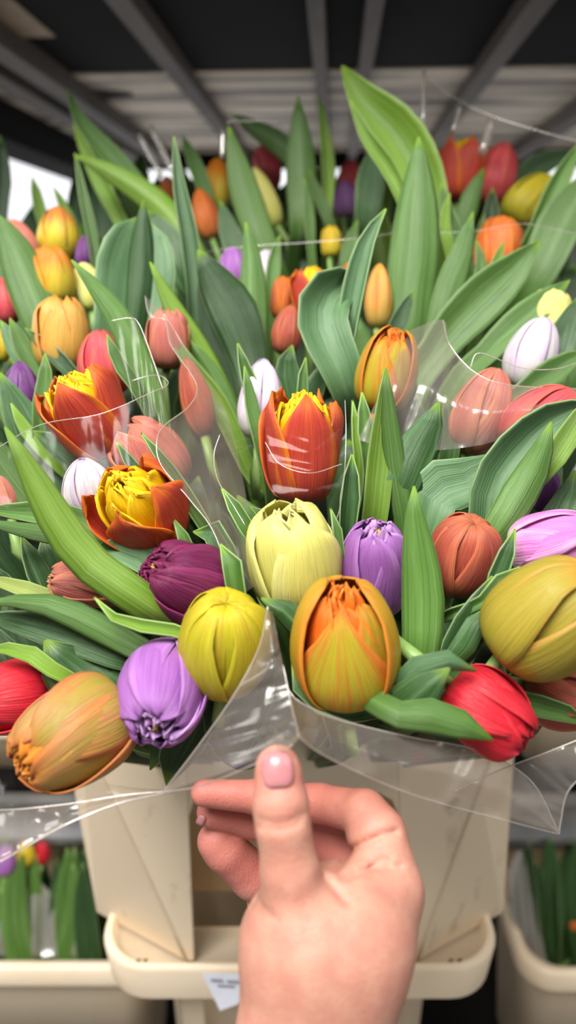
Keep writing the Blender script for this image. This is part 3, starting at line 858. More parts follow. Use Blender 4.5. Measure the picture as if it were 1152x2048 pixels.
# ------------------------------------------------------------------ the hand (one continuous surface grown from rounded limbs)
def sdf_hand():
    def W(p):
        return np.array(P(p[0], p[1], p[2])), p[3] * p[2] / F_PX
    vox = .00105
    allp = []
    thumb = [(557, 1546, .300, 45), (561, 1606, .298, 54), (566, 1650, .297, 53), (580, 1745, .298, 58), (606, 1880, .303, 100)]
    thumb_tip = [(555, 1532, .300, 41)]
    palm = [(606, 1885, .305, 108), (690, 1880, .312, 120), (748, 1800, .322, 80)]
    wristL = [(614, 1900, .305, 120), (584, 2060, .300, 108), (552, 2330, .292, 108)]
    wristR = [(690, 1880, .312, 124), (672, 2060, .306, 108), (640, 2330, .298, 112)]
    web = [(630, 1830, .308, 56), (704, 1806, .322, 58), (770, 1788, .328, 64)]
    index = [(782, 1776, .326, 64), (752, 1668, .336, 58), (730, 1626, .343, 44), (640, 1606, .362, 36), (520, 1594, .366, 33), (408, 1586, .362, 27)]
    middle = [(762, 1800, .350, 60), (676, 1690, .380, 46), (660, 1660, .384, 44), (560, 1650, .388, 39), (500, 1636, .386, 37), (424, 1624, .378, 31)]
    ring = [(720, 1840, .372, 60), (650, 1800, .400, 46), (580, 1790, .402, 42), (505, 1752, .394, 43), (450, 1698, .386, 42), (432, 1682, .384, 38)]
    little = [(690, 1870, .372, 60), (640, 1850, .400, 40), (570, 1840, .402, 36), (530, 1800, .398, 34), (520, 1770, .396, 30)]
    body2 = [(748, 1800, .332, 80), (735, 1835, .350, 84), (690, 1890, .340, 110)]
    lo = np.array([1e9] * 3)
    hi = -lo
    for ch in (thumb, palm, wristL, wristR, index, middle, ring, little, web, body2):
        for p in ch:
            c, r = W(p)
            lo = np.minimum(lo, c - r - .006)
            hi = np.maximum(hi, c + r + .006)
    n = np.ceil((hi - lo) / vox).astype(int) + 1
    gx, gy, gz = [lo[i] + vox * np.arange(n[i]) for i in range(3)]
    X = np.stack(np.meshgrid(gx, gy, gz, indexing='ij'), -1).astype(np.float32)

    def cone(p, q):
        a, ra = W(p)
        b, rb = W(q)
        ba = (b - a).astype(np.float32)
        l2 = float(ba @ ba)
        h = np.clip(((X - a.astype(np.float32)) @ ba) / max(l2, 1e-12), 0, 1)
        dv = X - a.astype(np.float32) - h[..., None] * ba
        return np.sqrt((dv ** 2).sum(-1)) - (ra + (rb - ra) * h)

    def smin(a, b, k):
        h = np.clip(.5 + .5 * (b - a) / k, 0, 1)
        return b + (a - b) * h - k * h * (1 - h)

    def chain(ch, k=.004):
        d = None
        for i in range(len(ch) - 1):
            e = cone(ch[i], ch[i + 1])
            d = e if d is None else smin(d, e, k)
        return d
    dt = chain(thumb[::-1] + thumb_tip, .003)
    dp = smin(smin(chain(palm), chain(body2), .01), smin(chain(wristL), chain(wristR), .02), .016)
    d = smin(dp, dt, .006)
    di = chain(index, .003)
    d = smin(d, chain(web), .006)
    d = smin(d, di, .0045)
    d = smin(d, chain([(640, 1778, .350, 46), (704, 1796, .350, 52)]), .006)
    for f in (middle, ring, little):
        df = chain(f, .003)
        d = smin(d, df, .0022)
    # creases of the skin, cut into the side that faces up
    rel = X - np.array(CAM, dtype=np.float32)
    dep = rel @ np.array(AX_F, dtype=np.float32)
    px = 576 + F_PX * (rel @ np.array(AX_R, dtype=np.float32)) / dep
    py = 1024 - F_PX * (rel @ np.array(AX_U, dtype=np.float32)) / dep

    def groove(pts, depth, sig, dmax):
        m = np.full(px.shape, 1e9, np.float32)
        for (x0, y0), (x1, y1) in zip(pts[:-1], pts[1:]):
            vx, vy = x1 - x0, y1 - y0
            h = np.clip(((px - x0) * vx + (py - y0) * vy) / (vx * vx + vy * vy), 0, 1)
            m = np.minimum(m, (px - x0 - h * vx) ** 2 + (py - y0 - h * vy) ** 2)
        return 1.7 * depth * np.exp(-m / (2 * sig ** 2)) * (dep < dmax)
    g = groove([(526, 1640), (560, 1646), (606, 1630)], .0008, 4, .30)
    g += groove([(522, 1654), (560, 1660), (600, 1646)], .0007, 4, .30)
    g += groove([(530, 1624), (600, 1620)], .0003, 4, .30)
    g += groove([(646, 1756), (664, 1772), (694, 1806)], .0013, 6, .322)
    g += groove([(686, 1756), (740, 1738), (800, 1734)], .0013, 5, .34)
    g += groove([(676, 1738), (700, 1700), (760, 1672), (790, 1664)], .0014, 5, .35)
    g += groove([(740, 1738), (758, 1722), (778, 1722)], .0009, 5, .34)
    g += groove([(510, 1794), (530, 1820), (552, 1838)], .0008, 5, .31)
    g += groove([(506, 1812), (524, 1832)], .0006, 5, .31)
    d = d + g
    return d, lo, vox


def surface_nets(d, lo, vox):
    s = d < 0
    nx, ny, nz = d.shape
    corners = [(i, j, k) for i in (0, 1) for j in (0, 1) for k in (0, 1)]
    cnt = np.zeros((nx - 1, ny - 1, nz - 1), np.int8)
    for i, j, k in corners:
        cnt += s[i:nx - 1 + i, j:ny - 1 + j, k:nz - 1 + k]
    act = (cnt > 0) & (cnt < 8)
    idx = -np.ones(act.shape, np.int64)
    cells = np.argwhere(act)
    idx[act] = np.arange(len(cells))
    acc = np.zeros((len(cells), 3))
    num = np.zeros(len(cells))
    ci, cj, ck = cells.T
    for a in range(8):
        for b in range(a + 1, 8):
            ca, cb = np.array(corners[a]), np.array(corners[b])
            if np.abs(ca - cb).sum() != 1:
                continue
            da = d[ci + ca[0], cj + ca[1], ck + ca[2]]
            db = d[ci + cb[0], cj + cb[1], ck + cb[2]]
            x = (da < 0) != (db < 0)
            t = np.where(x, da / np.where(da - db == 0, 1, da - db), 0)
            pt = ca + t[:, None] * (cb - ca)
            acc += np.where(x[:, None], pt, 0)
            num += x
    V = lo + vox * (cells + acc / num[:, None])
    quads = []
    for ax in range(3):
        o = [1 if q == ax else 0 for q in range(3)]
        A = s[:nx - o[0], :ny - o[1], :nz - o[2]]
        B = s[o[0]:, o[1]:, o[2]:]
        e = np.argwhere(A != B)
        flip = A[tuple(e.T)]
        u, v = [(1, 2), (2, 0), (0, 1)][ax]
        ok = (e[:, u] > 0) & (e[:, v] > 0) & (e[:, u] < d.shape[u] - 1) & (e[:, v] < d.shape[v] - 1)
        e, flip = e[ok], flip[ok]
        q = []
        for du, dv in ((-1, -1), (0, -1), (0, 0), (-1, 0)):
            c = e.copy()
            c[:, u] += du
            c[:, v] += dv
            q.append(idx[tuple(c.T)])
        q = np.stack(q, 1)
        q[~flip] = q[~flip][:, ::-1]
        quads.append(q)
    Q = np.concatenate(quads)
    Q = Q[(Q >= 0).all(1)]
    # relax
    nb = np.zeros_like(V)
    for _ in range(4):
        nb[:] = 0
        c = np.zeros(len(V))
        for i in range(4):
            j = (i + 1) % 4
            np.add.at(nb, Q[:, i], V[Q[:, j]])
            np.add.at(nb, Q[:, j], V[Q[:, i]])
            np.add.at(c, Q[:, i], 1)
            np.add.at(c, Q[:, j], 1)
        V = V * .5 + .5 * nb / np.maximum(c, 1)[:, None]
    return V, Q


def skin_mat():
    t = NT('skin')
    oc = t.n('ShaderNodeTexCoord').outputs['Object']
    at = t.n('ShaderNodeAttribute', attribute_name='flush').outputs['Fac']
    n1 = t.noise(oc, 90, 4)
    n2 = t.noise(oc, 700, 3)
    n3 = t.noise(t.scalevec(oc, (1, 1, .3)).outputs[0], 1500, 2)
    c = t.mix(t.ramp(n1, .3, .7), lin('#c89480'), lin('#bd8371'))
    c = t.mix(at, c, lin('#c66d68'))
    c = t.mix(t.math('MULTIPLY', t.ramp(n2, .5, .75), .25), c, lin('#b87460'))
    h = t.math('ADD', n3, t.math('MULTIPLY', n2, .6))
    return t.bsdf(c, .46, .4, t.bump(h, .6, .0006), sss=.22, sssr=(1, .35, .2), sscale=.003)


dd_, lo_, vox_ = sdf_hand()
HV, HQ = surface_nets(dd_, lo_, vox_)
org = P(640, 1850, .30)
hand = mesh_obj('hand', HV - np.array(org), [tuple(int(x) for x in q) for q in HQ], skin_mat())
hand.location = org
tag(hand, 'right hand and wrist of a person, thumb up, pinching the clear plastic', 'hand')
rel = HV - np.array(CAM)
dep = rel @ np.array(AX_F)
hpx = 576 + F_PX * (rel @ np.array(AX_R)) / dep
hpy = 1024 - F_PX * (rel @ np.array(AX_U)) / dep
# fingertips and folded fingers are rosier than the back of the hand
fl = np.clip((dep - .325) / .03, 0, 1) * np.clip((1830 - hpy) / 60, 0, 1) * .62
fl = np.maximum(fl, .45 * np.exp(-(((hpx - 557) / 60) ** 2 + ((hpy - 1560) / 60) ** 2)))
fl = np.maximum(fl, .3 * np.exp(-(((hpx - 740) / 60) ** 2 + ((hpy - 1630) / 40) ** 2)))
att = hand.data.attributes.new('flush', 'FLOAT', 'POINT')
att.data.foreach_set('value', fl.astype(np.float32))
M_NAIL = plain_mat('nail_pink', '#b9787c', '#c08286', 120, .28, spec=.6, sss=.2)


def hand_depth(px, py):
    q = (hpx - px) ** 2 + (hpy - py) ** 2
    ok = q < 40
    return dep[ok].min() if ok.any() else None


def nail(name, cx, cy, w, h, ang, lift, label, mat):
    V, UV = [], []
    nu, nv = 13, 15
    ca, sa = math.cos(math.radians(ang)), math.sin(math.radians(ang))
    for j in range(nv):
        b = -1 + 2 * j / (nv - 1)
        for i in range(nu):
            a = -1 + 2 * i / (nu - 1)
            # squared oval outline
            k = (1 - .5 * abs(b) ** 4) if b < 0 else (1 - .38 * abs(b) ** 3)
            x, y = a * k * w / 2, b * h / 2 * (1 - .12 * a * a * (1 if b > 0 else -.2))
            X_, Y_ = cx + x * ca + y * sa, cy - (y * ca - x * sa)
            d0 = hand_depth(X_, Y_)
            if d0 is None:
                d0 = hand_depth(cx, cy)
            edge = max(abs(a) ** 4, abs(b) ** 6)
            V.append((X_, Y_, d0 - lift * (1 - .95 * edge)))
            UV.append((a, b))
    # smooth the depth field
    Dm = np.array([v[2] for v in V]).reshape(nv, nu)
    for _ in range(3):
        Dp = np.pad(Dm, 1, mode='edge')
        Dm = (Dp[1:-1, 1:-1] * 2 + Dp[:-2, 1:-1] + Dp[2:, 1:-1] + Dp[1:-1, :-2] + Dp[1:-1, 2:]) / 6
    VV = [P(v[0], v[1], float(z)) - org for v, z in zip(V, Dm.ravel())]
    o = mesh_obj(name, VV, grid_faces(nu, nv), mat, hand, UV)
    solid(o, .0006, 0)
    o['label'] = label
    return o


nail('thumb_nail', 555, 1538, 62, 74, -4, .0011, 'pink thumb nail', M_NAIL)
nail('finger_nail', 402, 1640, 15, 20, 30, .0009, 'pale edge of a fingernail', M_NAIL)
# ------------------------------------------------------------------ clear plastic sleeves
M_FILM = film_mat('clear_film', '#f9f8f6', .012, .16)
M_FILM2 = film_mat('clear_film_creased', '#f2ede6', .05, .2, haze=.13)
M_EDGE = film_mat('film_edge', '#f0f0ee', .28, .25, haze=.22)


def film_patch(name, rows, parent, org, mat, nu=40, nv=16, wr=.003, seed=1, freq=18):
    """a sheet lofted through px polylines (px,py,depth), with folds"""
    cs = [catmull([P(*p) for p in r], nu) for r in rows]
    V = []
    for j in range(nv):
        q = j / (nv - 1) * (len(cs) - 1)
        a = min(int(q), len(cs) - 2)
        t = q - a
        for i in range(nu):
            p = cs[a][i].lerp(cs[a + 1][i], t)
            s = i / (nu - 1)
            nz = noise.noise(Vector((s * freq * .4, j / nv * 1.4, seed * 3.7))) + .5 * noise.noise(Vector((s * freq, j / nv * 1.2, seed * 9.1))) + .22 * noise.noise(Vector((s * freq * 2.6, j / nv * 2.5, seed * 5.3)))
            k = 1.0 if 0 < j < nv - 1 else .35
            p = p + (CAM - p).normalized() * (nz * wr * k)
            V.append(p - org)
    o = mesh_obj(name, V, grid_faces(nu, nv), mat, parent)
    return o, V


def edge_line(pts, parent, org, r=.0003, name='film_edge', n=48):
    tube(name, [P(*p) - org for p in pts], r, M_EDGE, parent, n, 6)


def sleeve(label, org, group=None):
    return empty('plastic_sleeve', Matrix.Translation(org), label, 'plastic sleeve', 'clear plastic sleeves')


o0 = P(600, 1478, .296)
s0 = sleeve('clear plastic sleeve pulled down by the thumb round the front bunch', o0)
A = [(536, 1212, .333), (516, 1300, .331), (464, 1396, .328), (398, 1490, .331), (326, 1584, .336)]
B = [(545, 1222, .335), (566, 1330, .325), (584, 1416, .312), (598, 1470, .297), (585, 1490, .292)]
film_patch('film_flap', [A, [((a[0] * .5 + b[0] * .5), (a[1] * .5 + b[1] * .5) + 6, (a[2] + b[2]) / 2 - .004) for a, b in zip(A, B)], B], s0, o0, M_FILM2, 44, 22, .004, 2)
edge_line(A, s0, o0, .0004)
edge_line([A[-1], (400, 1572, .325), (500, 1532, .300), (585, 1490, .292)], s0, o0, .0004)
A2 = [(572, 1372, .330), (600, 1404, .327), (690, 1442, .327), (820, 1474, .334), (960, 1502, .345), (1062, 1562, .354), (1118, 1664, .362)]
B2 = [(598, 1474, .296), (640, 1506, .302), (720, 1546, .315), (800, 1580, .325), (880, 1606, .335), (1000, 1638, .348), (1116, 1668, .362)]
C2 = [((a[0] + b[0]) / 2, (a[1] + b[1]) / 2, (a[2] + b[2]) / 2 - .007) for a, b in zip(A2, B2)]
film_patch('film_flap', [A2, C2, B2], s0, o0, M_FILM2, 60, 20, .004, 5)
edge_line(A2, s0, o0, .0003)
edge_line(B2, s0, o0, .00035)
edge_line([(566, 1330, .324), (584, 1416, .311), (598, 1472, .295)], s0, o0, .0003)

o1 = P(60, 1640, .33)
s1 = sleeve('creased clear plastic sleeve end trailing at the lower left edge', o1)
A = [(-60, 1500, .36), (40, 1540, .352), (150, 1556, .346), (250, 1572, .342), (345, 1580, .34)]
B = [(-60, 1622, .34), (40, 1618, .335), (150, 1606, .335), (250, 1590, .336), (345, 1582, .339)]
Cc = [(-60, 1752, .315), (20, 1712, .32), (130, 1650, .325), (240, 1606, .332), (345, 1584, .339)]
film_patch('film_flap', [A, B], s1, o1, M_FILM, 40, 12, .004, 8)
film_patch('film_flap', [B, Cc], s1, o1, M_FILM2, 70, 26, .006, 11, 10)
edge_line(Cc, s1, o1, .0005)
edge_line(B, s1, o1, .0004)

o2 = P(1100, 1580, .36)
s2 = sleeve('clear plastic sleeve corner of the next bunch at the lower right edge', o2)
A = [(905, 1584, .372), (1000, 1540, .368), (1090, 1506, .362), (1200, 1462, .356)]
B = [(1118, 1668, .366), (1122, 1640, .364), (1138, 1580, .358), (1200, 1520, .352)]
film_patch('film_flap', [A, [(1010, 1630, .372), (1060, 1600, .366), (1110, 1545, .360), (1200, 1490, .354)], B], s2, o2, M_FILM2, 40, 16, .003, 15)
edge_line(A, s2, o2, .0004)
edge_line(B, s2, o2, .0005)

o3 = P(300, 850, .43)
s3 = sleeve('clear plastic sleeve with looping edge round the left bunch', o3)
A = [(-20, 905, .42), (80, 850, .418), (200, 828, .415), (300, 786, .425), (336, 768, .44)]
B = [(-20, 1010, .41), (90, 1020, .405), (190, 1010, .405), (290, 960, .41), (330, 900, .43)]
film_patch('film_panel', [A, B], s3, o3, M_FILM, 40, 12, .003, 21)
edge_line(A + [(322, 752, .45), (296, 752, .455), (262, 762, .455)], s3, o3, .0003, n=70)
A = [(222, 642, .47), (258, 636, .47), (278, 648, .47), (306, 720, .465), (326, 780, .46)]
B = [(262, 800, .45), (290, 830, .448), (318, 850, .446), (338, 870, .444), (360, 880, .442)]
film_patch('film_panel', [A, B], s3, o3, M_FILM, 30, 10, .003, 23)
edge_line(A, s3, o3, .0003)
A = [(290, 592, .50), (300, 632, .49), (330, 640, .49), (342, 690, .475), (392, 766, .45), (380, 810, .43), (330, 850, .41), (314, 880, .40), (322, 930, .395), (380, 1000, .39), (430, 1070, .385), (470, 1200, .375)]
edge_line(A, s3, o3, .0004, n=90)
B = [(300, 600, .505), (326, 626, .495), (350, 660, .49), (400, 740, .475), (450, 820, .46), (470, 880, .45), (480, 930, .44), (490, 980, .43), (496, 1030, .42), (500, 1070, .41), (506, 1110, .40), (512, 1170, .39)]
film_patch('film_panel', [A, B], s3, o3, M_FILM2, 60, 10, .003, 25)

o4 = P(600, 940, .40)
s4 = sleeve('clear plastic sleeve rounded over the central red tulip', o4)
A = [(440, 868, .43), (428, 910, .425), (436, 960, .415), (466, 1010, .405), (490, 1050, .40)]
B = [(530, 850, .405), (532, 905, .400), (540, 960, .397), (550, 1000, .395), (556, 1020, .395)]
C_ = [(690, 800, .415), (692, 860, .405), (690, 930, .40), (684, 990, .40), (676, 1030, .40)]
film_patch('film_panel', [A, B, [(620, 880, .40), (622, 930, .395), (622, 970, .393), (622, 1000, .393), (622, 1020, .393)], C_], s4, o4, M_FILM, 30, 30, .002, 31)
edge_line(A, s4, o4, .0003)
edge_line(C_ + [(660, 1060, .40)], s4, o4, .0003)
edge_line([(530, 884, .399), (560, 928, .394), (620, 946, .391), (684, 928, .398)], s4, o4, .00025)

o5 = P(1000, 760, .44)
s5 = sleeve('clear plastic sleeve over the pinkish tulip on the right', o5)
A = [(820, 660, .49), (886, 640, .475), (900, 690, .465), (950, 745, .455), (1020, 770, .45), (1160, 778, .45)]
B = [(716, 880, .45), (800, 900, .44), (880, 900, .432), (960, 890, .43), (1040, 870, .432), (1160, 850, .44)]
film_patch('film_panel', [A, [((a[0] + b[0]) / 2, (a[1] + b[1]) / 2, min(a[2], b[2])) for a, b in zip(A, B)], B], s5, o5, M_FILM2, 60, 22, .004, 41)
edge_line(A[1:], s5, o5, .0004, n=60)
edge_line([(940, 735, .457), (960, 706, .457), (1040, 735, .453), (1110, 738, .45), (1170, 720, .45)], s5, o5, .0003, n=60)

o6 = P(1000, 400, .62)
s6 = sleeve('clear plastic sleeve rising above the upper right red tulips', o6)
A = [(846, 146, .74), (900, 190, .72), (1000, 238, .70), (1180, 290, .68)]
B = [(858, 466, .64), (950, 462, .635), (1050, 448, .63), (1180, 474, .62)]
film_patch('film_panel', [A, B], s6, o6, M_FILM, 40, 20, .006, 51)
edge_line(A, s6, o6, .0003)
edge_line(B, s6, o6, .0003)
tube('seam', [P(848, 144, .74) - o6, P(846, 250, .735) - o6], .0022, M_EDGE, s6, 6, 6)
tube('seam', [P(984, 238, .74) - o6, P(964, 306, .735) - o6], .0046, M_EDGE, s6, 6, 6)
tube('seam', [P(920, 214, .74) - o6, P(906, 262, .735) - o6], .0022, M_EDGE, s6, 6, 6)

o7 = P(600, 400, .68)
s7 = sleeve('clear plastic sleeve behind the middle top leaves', o7)
A = [(452, 244, .74), (500, 242, .735), (556, 244, .735), (600, 290, .72), (680, 300, .72)]
B = [(400, 505, .66), (500, 492, .65), (600, 486, .645), (700, 478, .64), (790, 466, .64)]
film_patch('film_panel', [A, B], s7, o7, M_FILM, 40, 20, .006, 61)
edge_line(A[:3], s7, o7, .0003)
edge_line(B, s7, o7, .0003)
tube('seam', [P(446, 262, .75) - o7, P(444, 316, .75) - o7], .0022, M_EDGE, s7, 6, 6)

o8 = P(300, 330, .80)
s8 = sleeve('two glinting strips of a clear sleeve edge, upper left', o8)
tube('seam', [P(279, 270, .80) - o8, P(322, 352, .79) - o8], .0026, M_EDGE, s8, 6, 6)
tube('seam', [P(302, 254, .80) - o8, P(350, 352, .79) - o8], .0030, M_EDGE, s8, 6, 6)
film_patch('film_panel', [[(279, 270, .80), (302, 254, .80)], [(330, 372, .79), (352, 356, .79)]], s8, o8, M_FILM, 10, 8, .001, 71)

# ------------------------------------------------------------------ the beige buckets
M_BEIGE = plain_mat('beige_plastic', '#f0dfc5', '#e8d3b4', 9, .42, bumpd=.0006, transl=.05)
M_DIRT = plain_mat('beige_plastic_scuffed', '#f5e2c5', '#a8977a', 34, .5, lo=.60, hi=.80, stretch=(1, 1, .5), transl=.05)
M_LINER = plain_mat('liner_board', '#cfb087', '#c09c70', 8, .6)


def quads(name, qs, mat, parent, org, th=.004, bw=.0015):
    V, Fs = [], []
    key = {}
    for q in qs:
        f = []
        for p in q:
            k = tuple(round(x, 5) for x in p)
            if k not in key:
                key[k] = len(V)
                V.append(Vector(p) - org)
            f.append(key[k])
        Fs.append(f)
    o = mesh_obj(name, V, Fs, mat, parent, smooth=False)
    solid(o, th, 0)
    if bw:
        bevel(o, bw, 2)
    return o


def rrect(x0, x1, y0, y1, r, z, n=8):
    out = []
    for cx, cy, a0 in ((x1 - r, y1 - r, 0), (x0 + r, y1 - r, 90), (x0 + r, y0 + r, 180), (x1 - r, y0 + r, 270)):
        for i in range(n + 1):
            a = math.radians(a0 + 90 * i / n)
            out.append(Vector((cx + r * math.cos(a), cy + r * math.sin(a), z)))
    return out


def loft(name, loops, mat, parent, org, close=False, smooth=True):
    n = len(loops[0])
    V = [p - org for lp in loops for p in lp]
    Fs = []
    for j in range(len(loops) - 1):
        for i in range(n):
            Fs.append((j * n + i, j * n + (i + 1) % n, (j + 1) * n + (i + 1) % n, (j + 1) * n + i))
    if close:
        Fs.append(tuple((len(loops) - 1) * n + i for i in range(n)))
    return mesh_obj(name, V, Fs, mat, parent, smooth=smooth)


CZ = CAM.z
zt, zb = CZ - .350, CZ - .612


def at(px, py, Y, z):
    p = PY(px, py, Y)
    return Vector((p.x, Y, z))


b_org = Vector((.01, .66, CZ - .98))
bucket = empty('flower_bucket', Matrix.Translation(b_org), 'beige plastic flower bucket with open front collar behind the hand', 'bucket', 'flower buckets')
FLt, FLb = at(164, 1500, .53, zt), at(375, 1925, .545, zb)
FRt, FRb = at(1000, 1500, .53, zt), at(832, 1925, .545, zb)
ILt, ILb = at(374, 1500, .53, zt), at(389, 1920, .545, zb)
IRt, IRb = at(792, 1500, .53, zt), at(800, 1920, .545, zb)
SLt, SLb = at(117, 1401, .60, zt), at(198, 1831, .60, zb)
SRt, SRb = at(1030, 1401, .60, zt), at(1002, 1831, .60, zb)
ft = (PY(500, 1584, .533).z - zt) / (zb - zt)
ILm, IRm = ILt.lerp(ILb, ft), IRt.lerp(IRb, ft)
FLm, FRm = FLt.lerp(FLb, ft), FRt.lerp(FRb, ft)
BLt, BLb = Vector((SLt.x, .80, zt)), Vector((SLb.x, .78, zb))
BRt, BRb = Vector((SRt.x, .80, zt)), Vector((SRb.x, .78, zb))
# rounded upper corners of the opening
ca = ILm.lerp(IRm, .09)
cb = IRm.lerp(ILm, .09)
ILn, IRn = ILm.lerp(ILb, .13), IRm.lerp(IRb, .13)
ca2, cb2 = ILm.lerp((ca + ILn) / 2, .62), IRm.lerp((cb + IRn) / 2, .62)
cl = quads('collar_panel', [(FLt, ILt, ILm, FLm), (FLm, ILm, ILn, FLb), (FLb, ILn, ILb), (SLt, FLt, FLm, FLb, SLb), (SLt, SLb, BLb, BLt)], M_DIRT, bucket, b_org)
cr = quads('collar_panel', [(IRt, FRt, FRm, IRm), (IRn, IRm, FRm, FRb), (IRb, IRn, FRb), (FRt, SRt, SRb, FRb, FRm), (SRb, SRt, BRt, BRb)], M_DIRT, bucket, b_org)
quads('collar_rail', [(ILt, IRt, cb, ca), (ILt, ca, ca2), (ILt, ca2, ILn), (IRt, cb2, cb), (IRt, IRn, cb2)], M_BEIGE, bucket, b_org, .006)
quads('collar_panel', [(BLt, BRt, BRb, BLb)], M_BEIGE, bucket, b_org)
quads('liner', [(at(300, 1500, .60, zt - .02), at(880, 1500, .60, zt - .02), at(880, 1780, .60, CZ - .585), at(300, 1780, .60, CZ - .585))], M_LINER, bucket, b_org, .003)
for a_, b_, pp in ((FLt, FLb, cl), (FRt, FRb, cr)):
    dv = Vector((0, -.0022, 0))
    tube('fold_ridge', [a_ + dv - b_org, b_ + dv - b_org], .0018, M_BEIGE, pp, 8, 6)
# tray lip round the foot of the collar
x0, x1 = PY(186, 1940, .525).x, PY(1014, 1950, .525).x
lp = [rrect(x0 + .004, x1 - .004, .528, .80, .045, CZ - .640), rrect(x0, x1, .524, .805, .048, CZ - .604), rrect(x0 + .002, x1 - .002, .526, .803, .047, CZ - .600),
      rrect(x0 + .006, x1 - .006, .530, .80, .045, CZ - .599), rrect(x0 + .009, x1 - .009, .533, .797, .043, CZ - .602), rrect(x0 + .011, x1 - .011, .536, .795, .042, CZ - .615),
      rrect(x0 + .05, x1 - .05, .585, .76, .03, CZ - .618)]
tray = loft('tray_lip', lp, M_BEIGE, bucket, b_org)
loft('bin', [rrect(x0 + .05, x1 - .05, .585, .76, .03, CZ - .615), rrect(x0 + .06, x1 - .06, .60, .75, .03, CZ - .98)], M_BEIGE, bucket, b_org, True)
for px in (382, 770):
    q = at(px, 2000, .548, CZ - .63)
    quads('strut', [(q + Vector((-.012, 0, 0)), q + Vector((.012, 0, 0)), q + Vector((.010, .03, -.16)), q + Vector((-.010, .03, -.16)))], M_BEIGE, bucket, b_org, .006)
# brown drain marks on the lip
M_MARK = plain_mat('brown_mark', '#7a5a38', '#5a4228', 80, .6)
for px, py in ((274, 1934), (288, 1936), (893, 1974), (910, 1975)):
    p = PY(px, py, .5325)
    tube('drain_hole', [Vector((p.x, .5315, CZ - .5984)) - b_org, Vector((p.x + .004, .5325, CZ - .5984)) - b_org], .0012, M_MARK, tray, 4, 6)
# reddish print ghost on the left collar panel
q = PY(295, 1884, .57)

# white paper label hanging off the tray lip
M_PAPER = plain_mat('paper', '#dfe2ee', '#d6d9e6', 40, .6)
M_INK = plain_mat('grey_print', '#8d8d98', None)
la = [PY(404, 1946, .518), PY(492, 1948, .518), PY(492, 2002, .512), PY(440, 2021, .510)]
lo_ = (la[0] + la[1]) / 2
lab = mesh_obj('paper_label', [p - lo_ for p in la], [(0, 1, 2, 3)], M_PAPER, smooth=False)
lab.location = lo_
solid(lab, .0005)
tag(lab, 'tilted white paper label with grey print on the bucket lip, left of the wrist', 'label')
for i, (a, b, y) in enumerate(((422, 446, 1955), (454, 484, 1958), (436, 470, 1967), (444, 484, 1976))):
    p, r_ = PY(a, y, .516), PY(b, y + 2, .516)
    p2 = PY(a, y + 5, .5155)
    V = [p, r_, r_ + (p2 - p), p2]
    o = mesh_obj('print_line', [v - lo_ + Vector((0, -.0012, 0)) for v in V], [(0, 1, 2, 3)], M_INK, lab, smooth=False)
    solid(o, .0002)


def tub(label, x0, x1, y0, y1, z0, z1, r=.04):
    org = Vector(((x0 + x1) / 2, (y0 + y1) / 2, z0))
    e = empty('flower_bucket', Matrix.Translation(org), label, 'bucket', 'flower buckets')
    bn = loft('bin', [rrect(x0 + .012, x1 - .012, y0 + .012, y1 - .012, r, z1), rrect(x0 + .03, x1 - .03, y0 + .03, y1 - .03, r * .8, z0)], M_BEIGE, e, org, True)
    loft('rim', [rrect(x0 + .001, x1 - .001, y0 + .001, y1 - .001, r, z1 - .028), rrect(x0, x1, y0, y1, r, z1 - .004), rrect(x0 + .004, x1 - .004, y0 + .004, y1 - .004, r, z1),
                 rrect(x0 + .012, x1 - .012, y0 + .012, y1 - .012, r * .9, z1), rrect(x0 + .014, x1 - .014, y0 + .014, y1 - .014, r * .9, z1 - .03)], M_BEIGE, bn, org)
    return e


yb = .70
tub('cream bucket on the lower level at the bottom left', PY(-420, 1935, yb).x, PY(318, 1935, yb).x, yb, yb + .22, CZ - 1.08, PY(100, 1938, yb).z)
tub('cream bucket on the lower level at the bottom right', PY(1052, 1950, yb).x, PY(1760, 1950, yb).x, yb, yb + .22, CZ - 1.08, PY(1100, 1950, yb).z)
ya = .86
tub('cream bucket rim at the left, above the grey rail', PY(-500, 1470, ya).x, PY(128, 1470, ya).x, ya, ya + .25, PY(0, 1562, ya).z, PY(0, 1440, ya).z)
tub('cream bucket at the right edge, above the dark slot', PY(1040, 1450, ya).x, PY(1700, 1450, ya).x, ya, ya + .25, PY(0, 1562, ya).z, PY(0, 1380, ya).z)

# low tulips standing in the two lower buckets
def low(key, label, px, py, Y, w, var, kind='bud', ang=0):
    p = PY(px, py, Y)
    d = (p - CAM).dot(AX_F)
    f = tulip(key, label, px, py, d, w, ang, 0, kind, var, 1.5, az=20, group='tulips in the lower buckets', rootp=(p.x, Y + .03, CZ - .97))
    return f, d


lows = [('B1', 'small yellow tulip in the bottom left bucket', 52, 1708, .80, 34, 'yellow'), ('B2', 'small dark red tulip in the bottom left bucket', 84, 1706, .81, 30, 'red'),
        ('B3', 'small lilac tulip at the left edge in the bottom left bucket', 12, 1722, .79, 40, 'lilac'), ('B4', 'small orange tulip in the bottom right bucket at the edge', 1148, 1838, .79, 38, 'orange')]
r2 = random.Random(5)
for kk in lows:
    f, d = low(*kk)
    cx = kk[2]
    for q in range(13):
        lx = r2.uniform(-60, 215) if cx < 500 else r2.uniform(1020, 1230)
        ty = r2.uniform(1668, 1740)
        w = r2.uniform(34, 62)
        dd = d + r2.uniform(-.02, .07)
        leaf(kk[0], [(lx, ty), (lx + r2.uniform(-12, 12), ty + 100), (lx + r2.uniform(-20, 20), ty + 240)], w, dd, r2.choice(['mid', 'dark', 'mid', 'deep']), r2.uniform(-.5, .6), r2.uniform(-20, 20), n=20, nu=7)
o9 = P(80, 1860, .98)
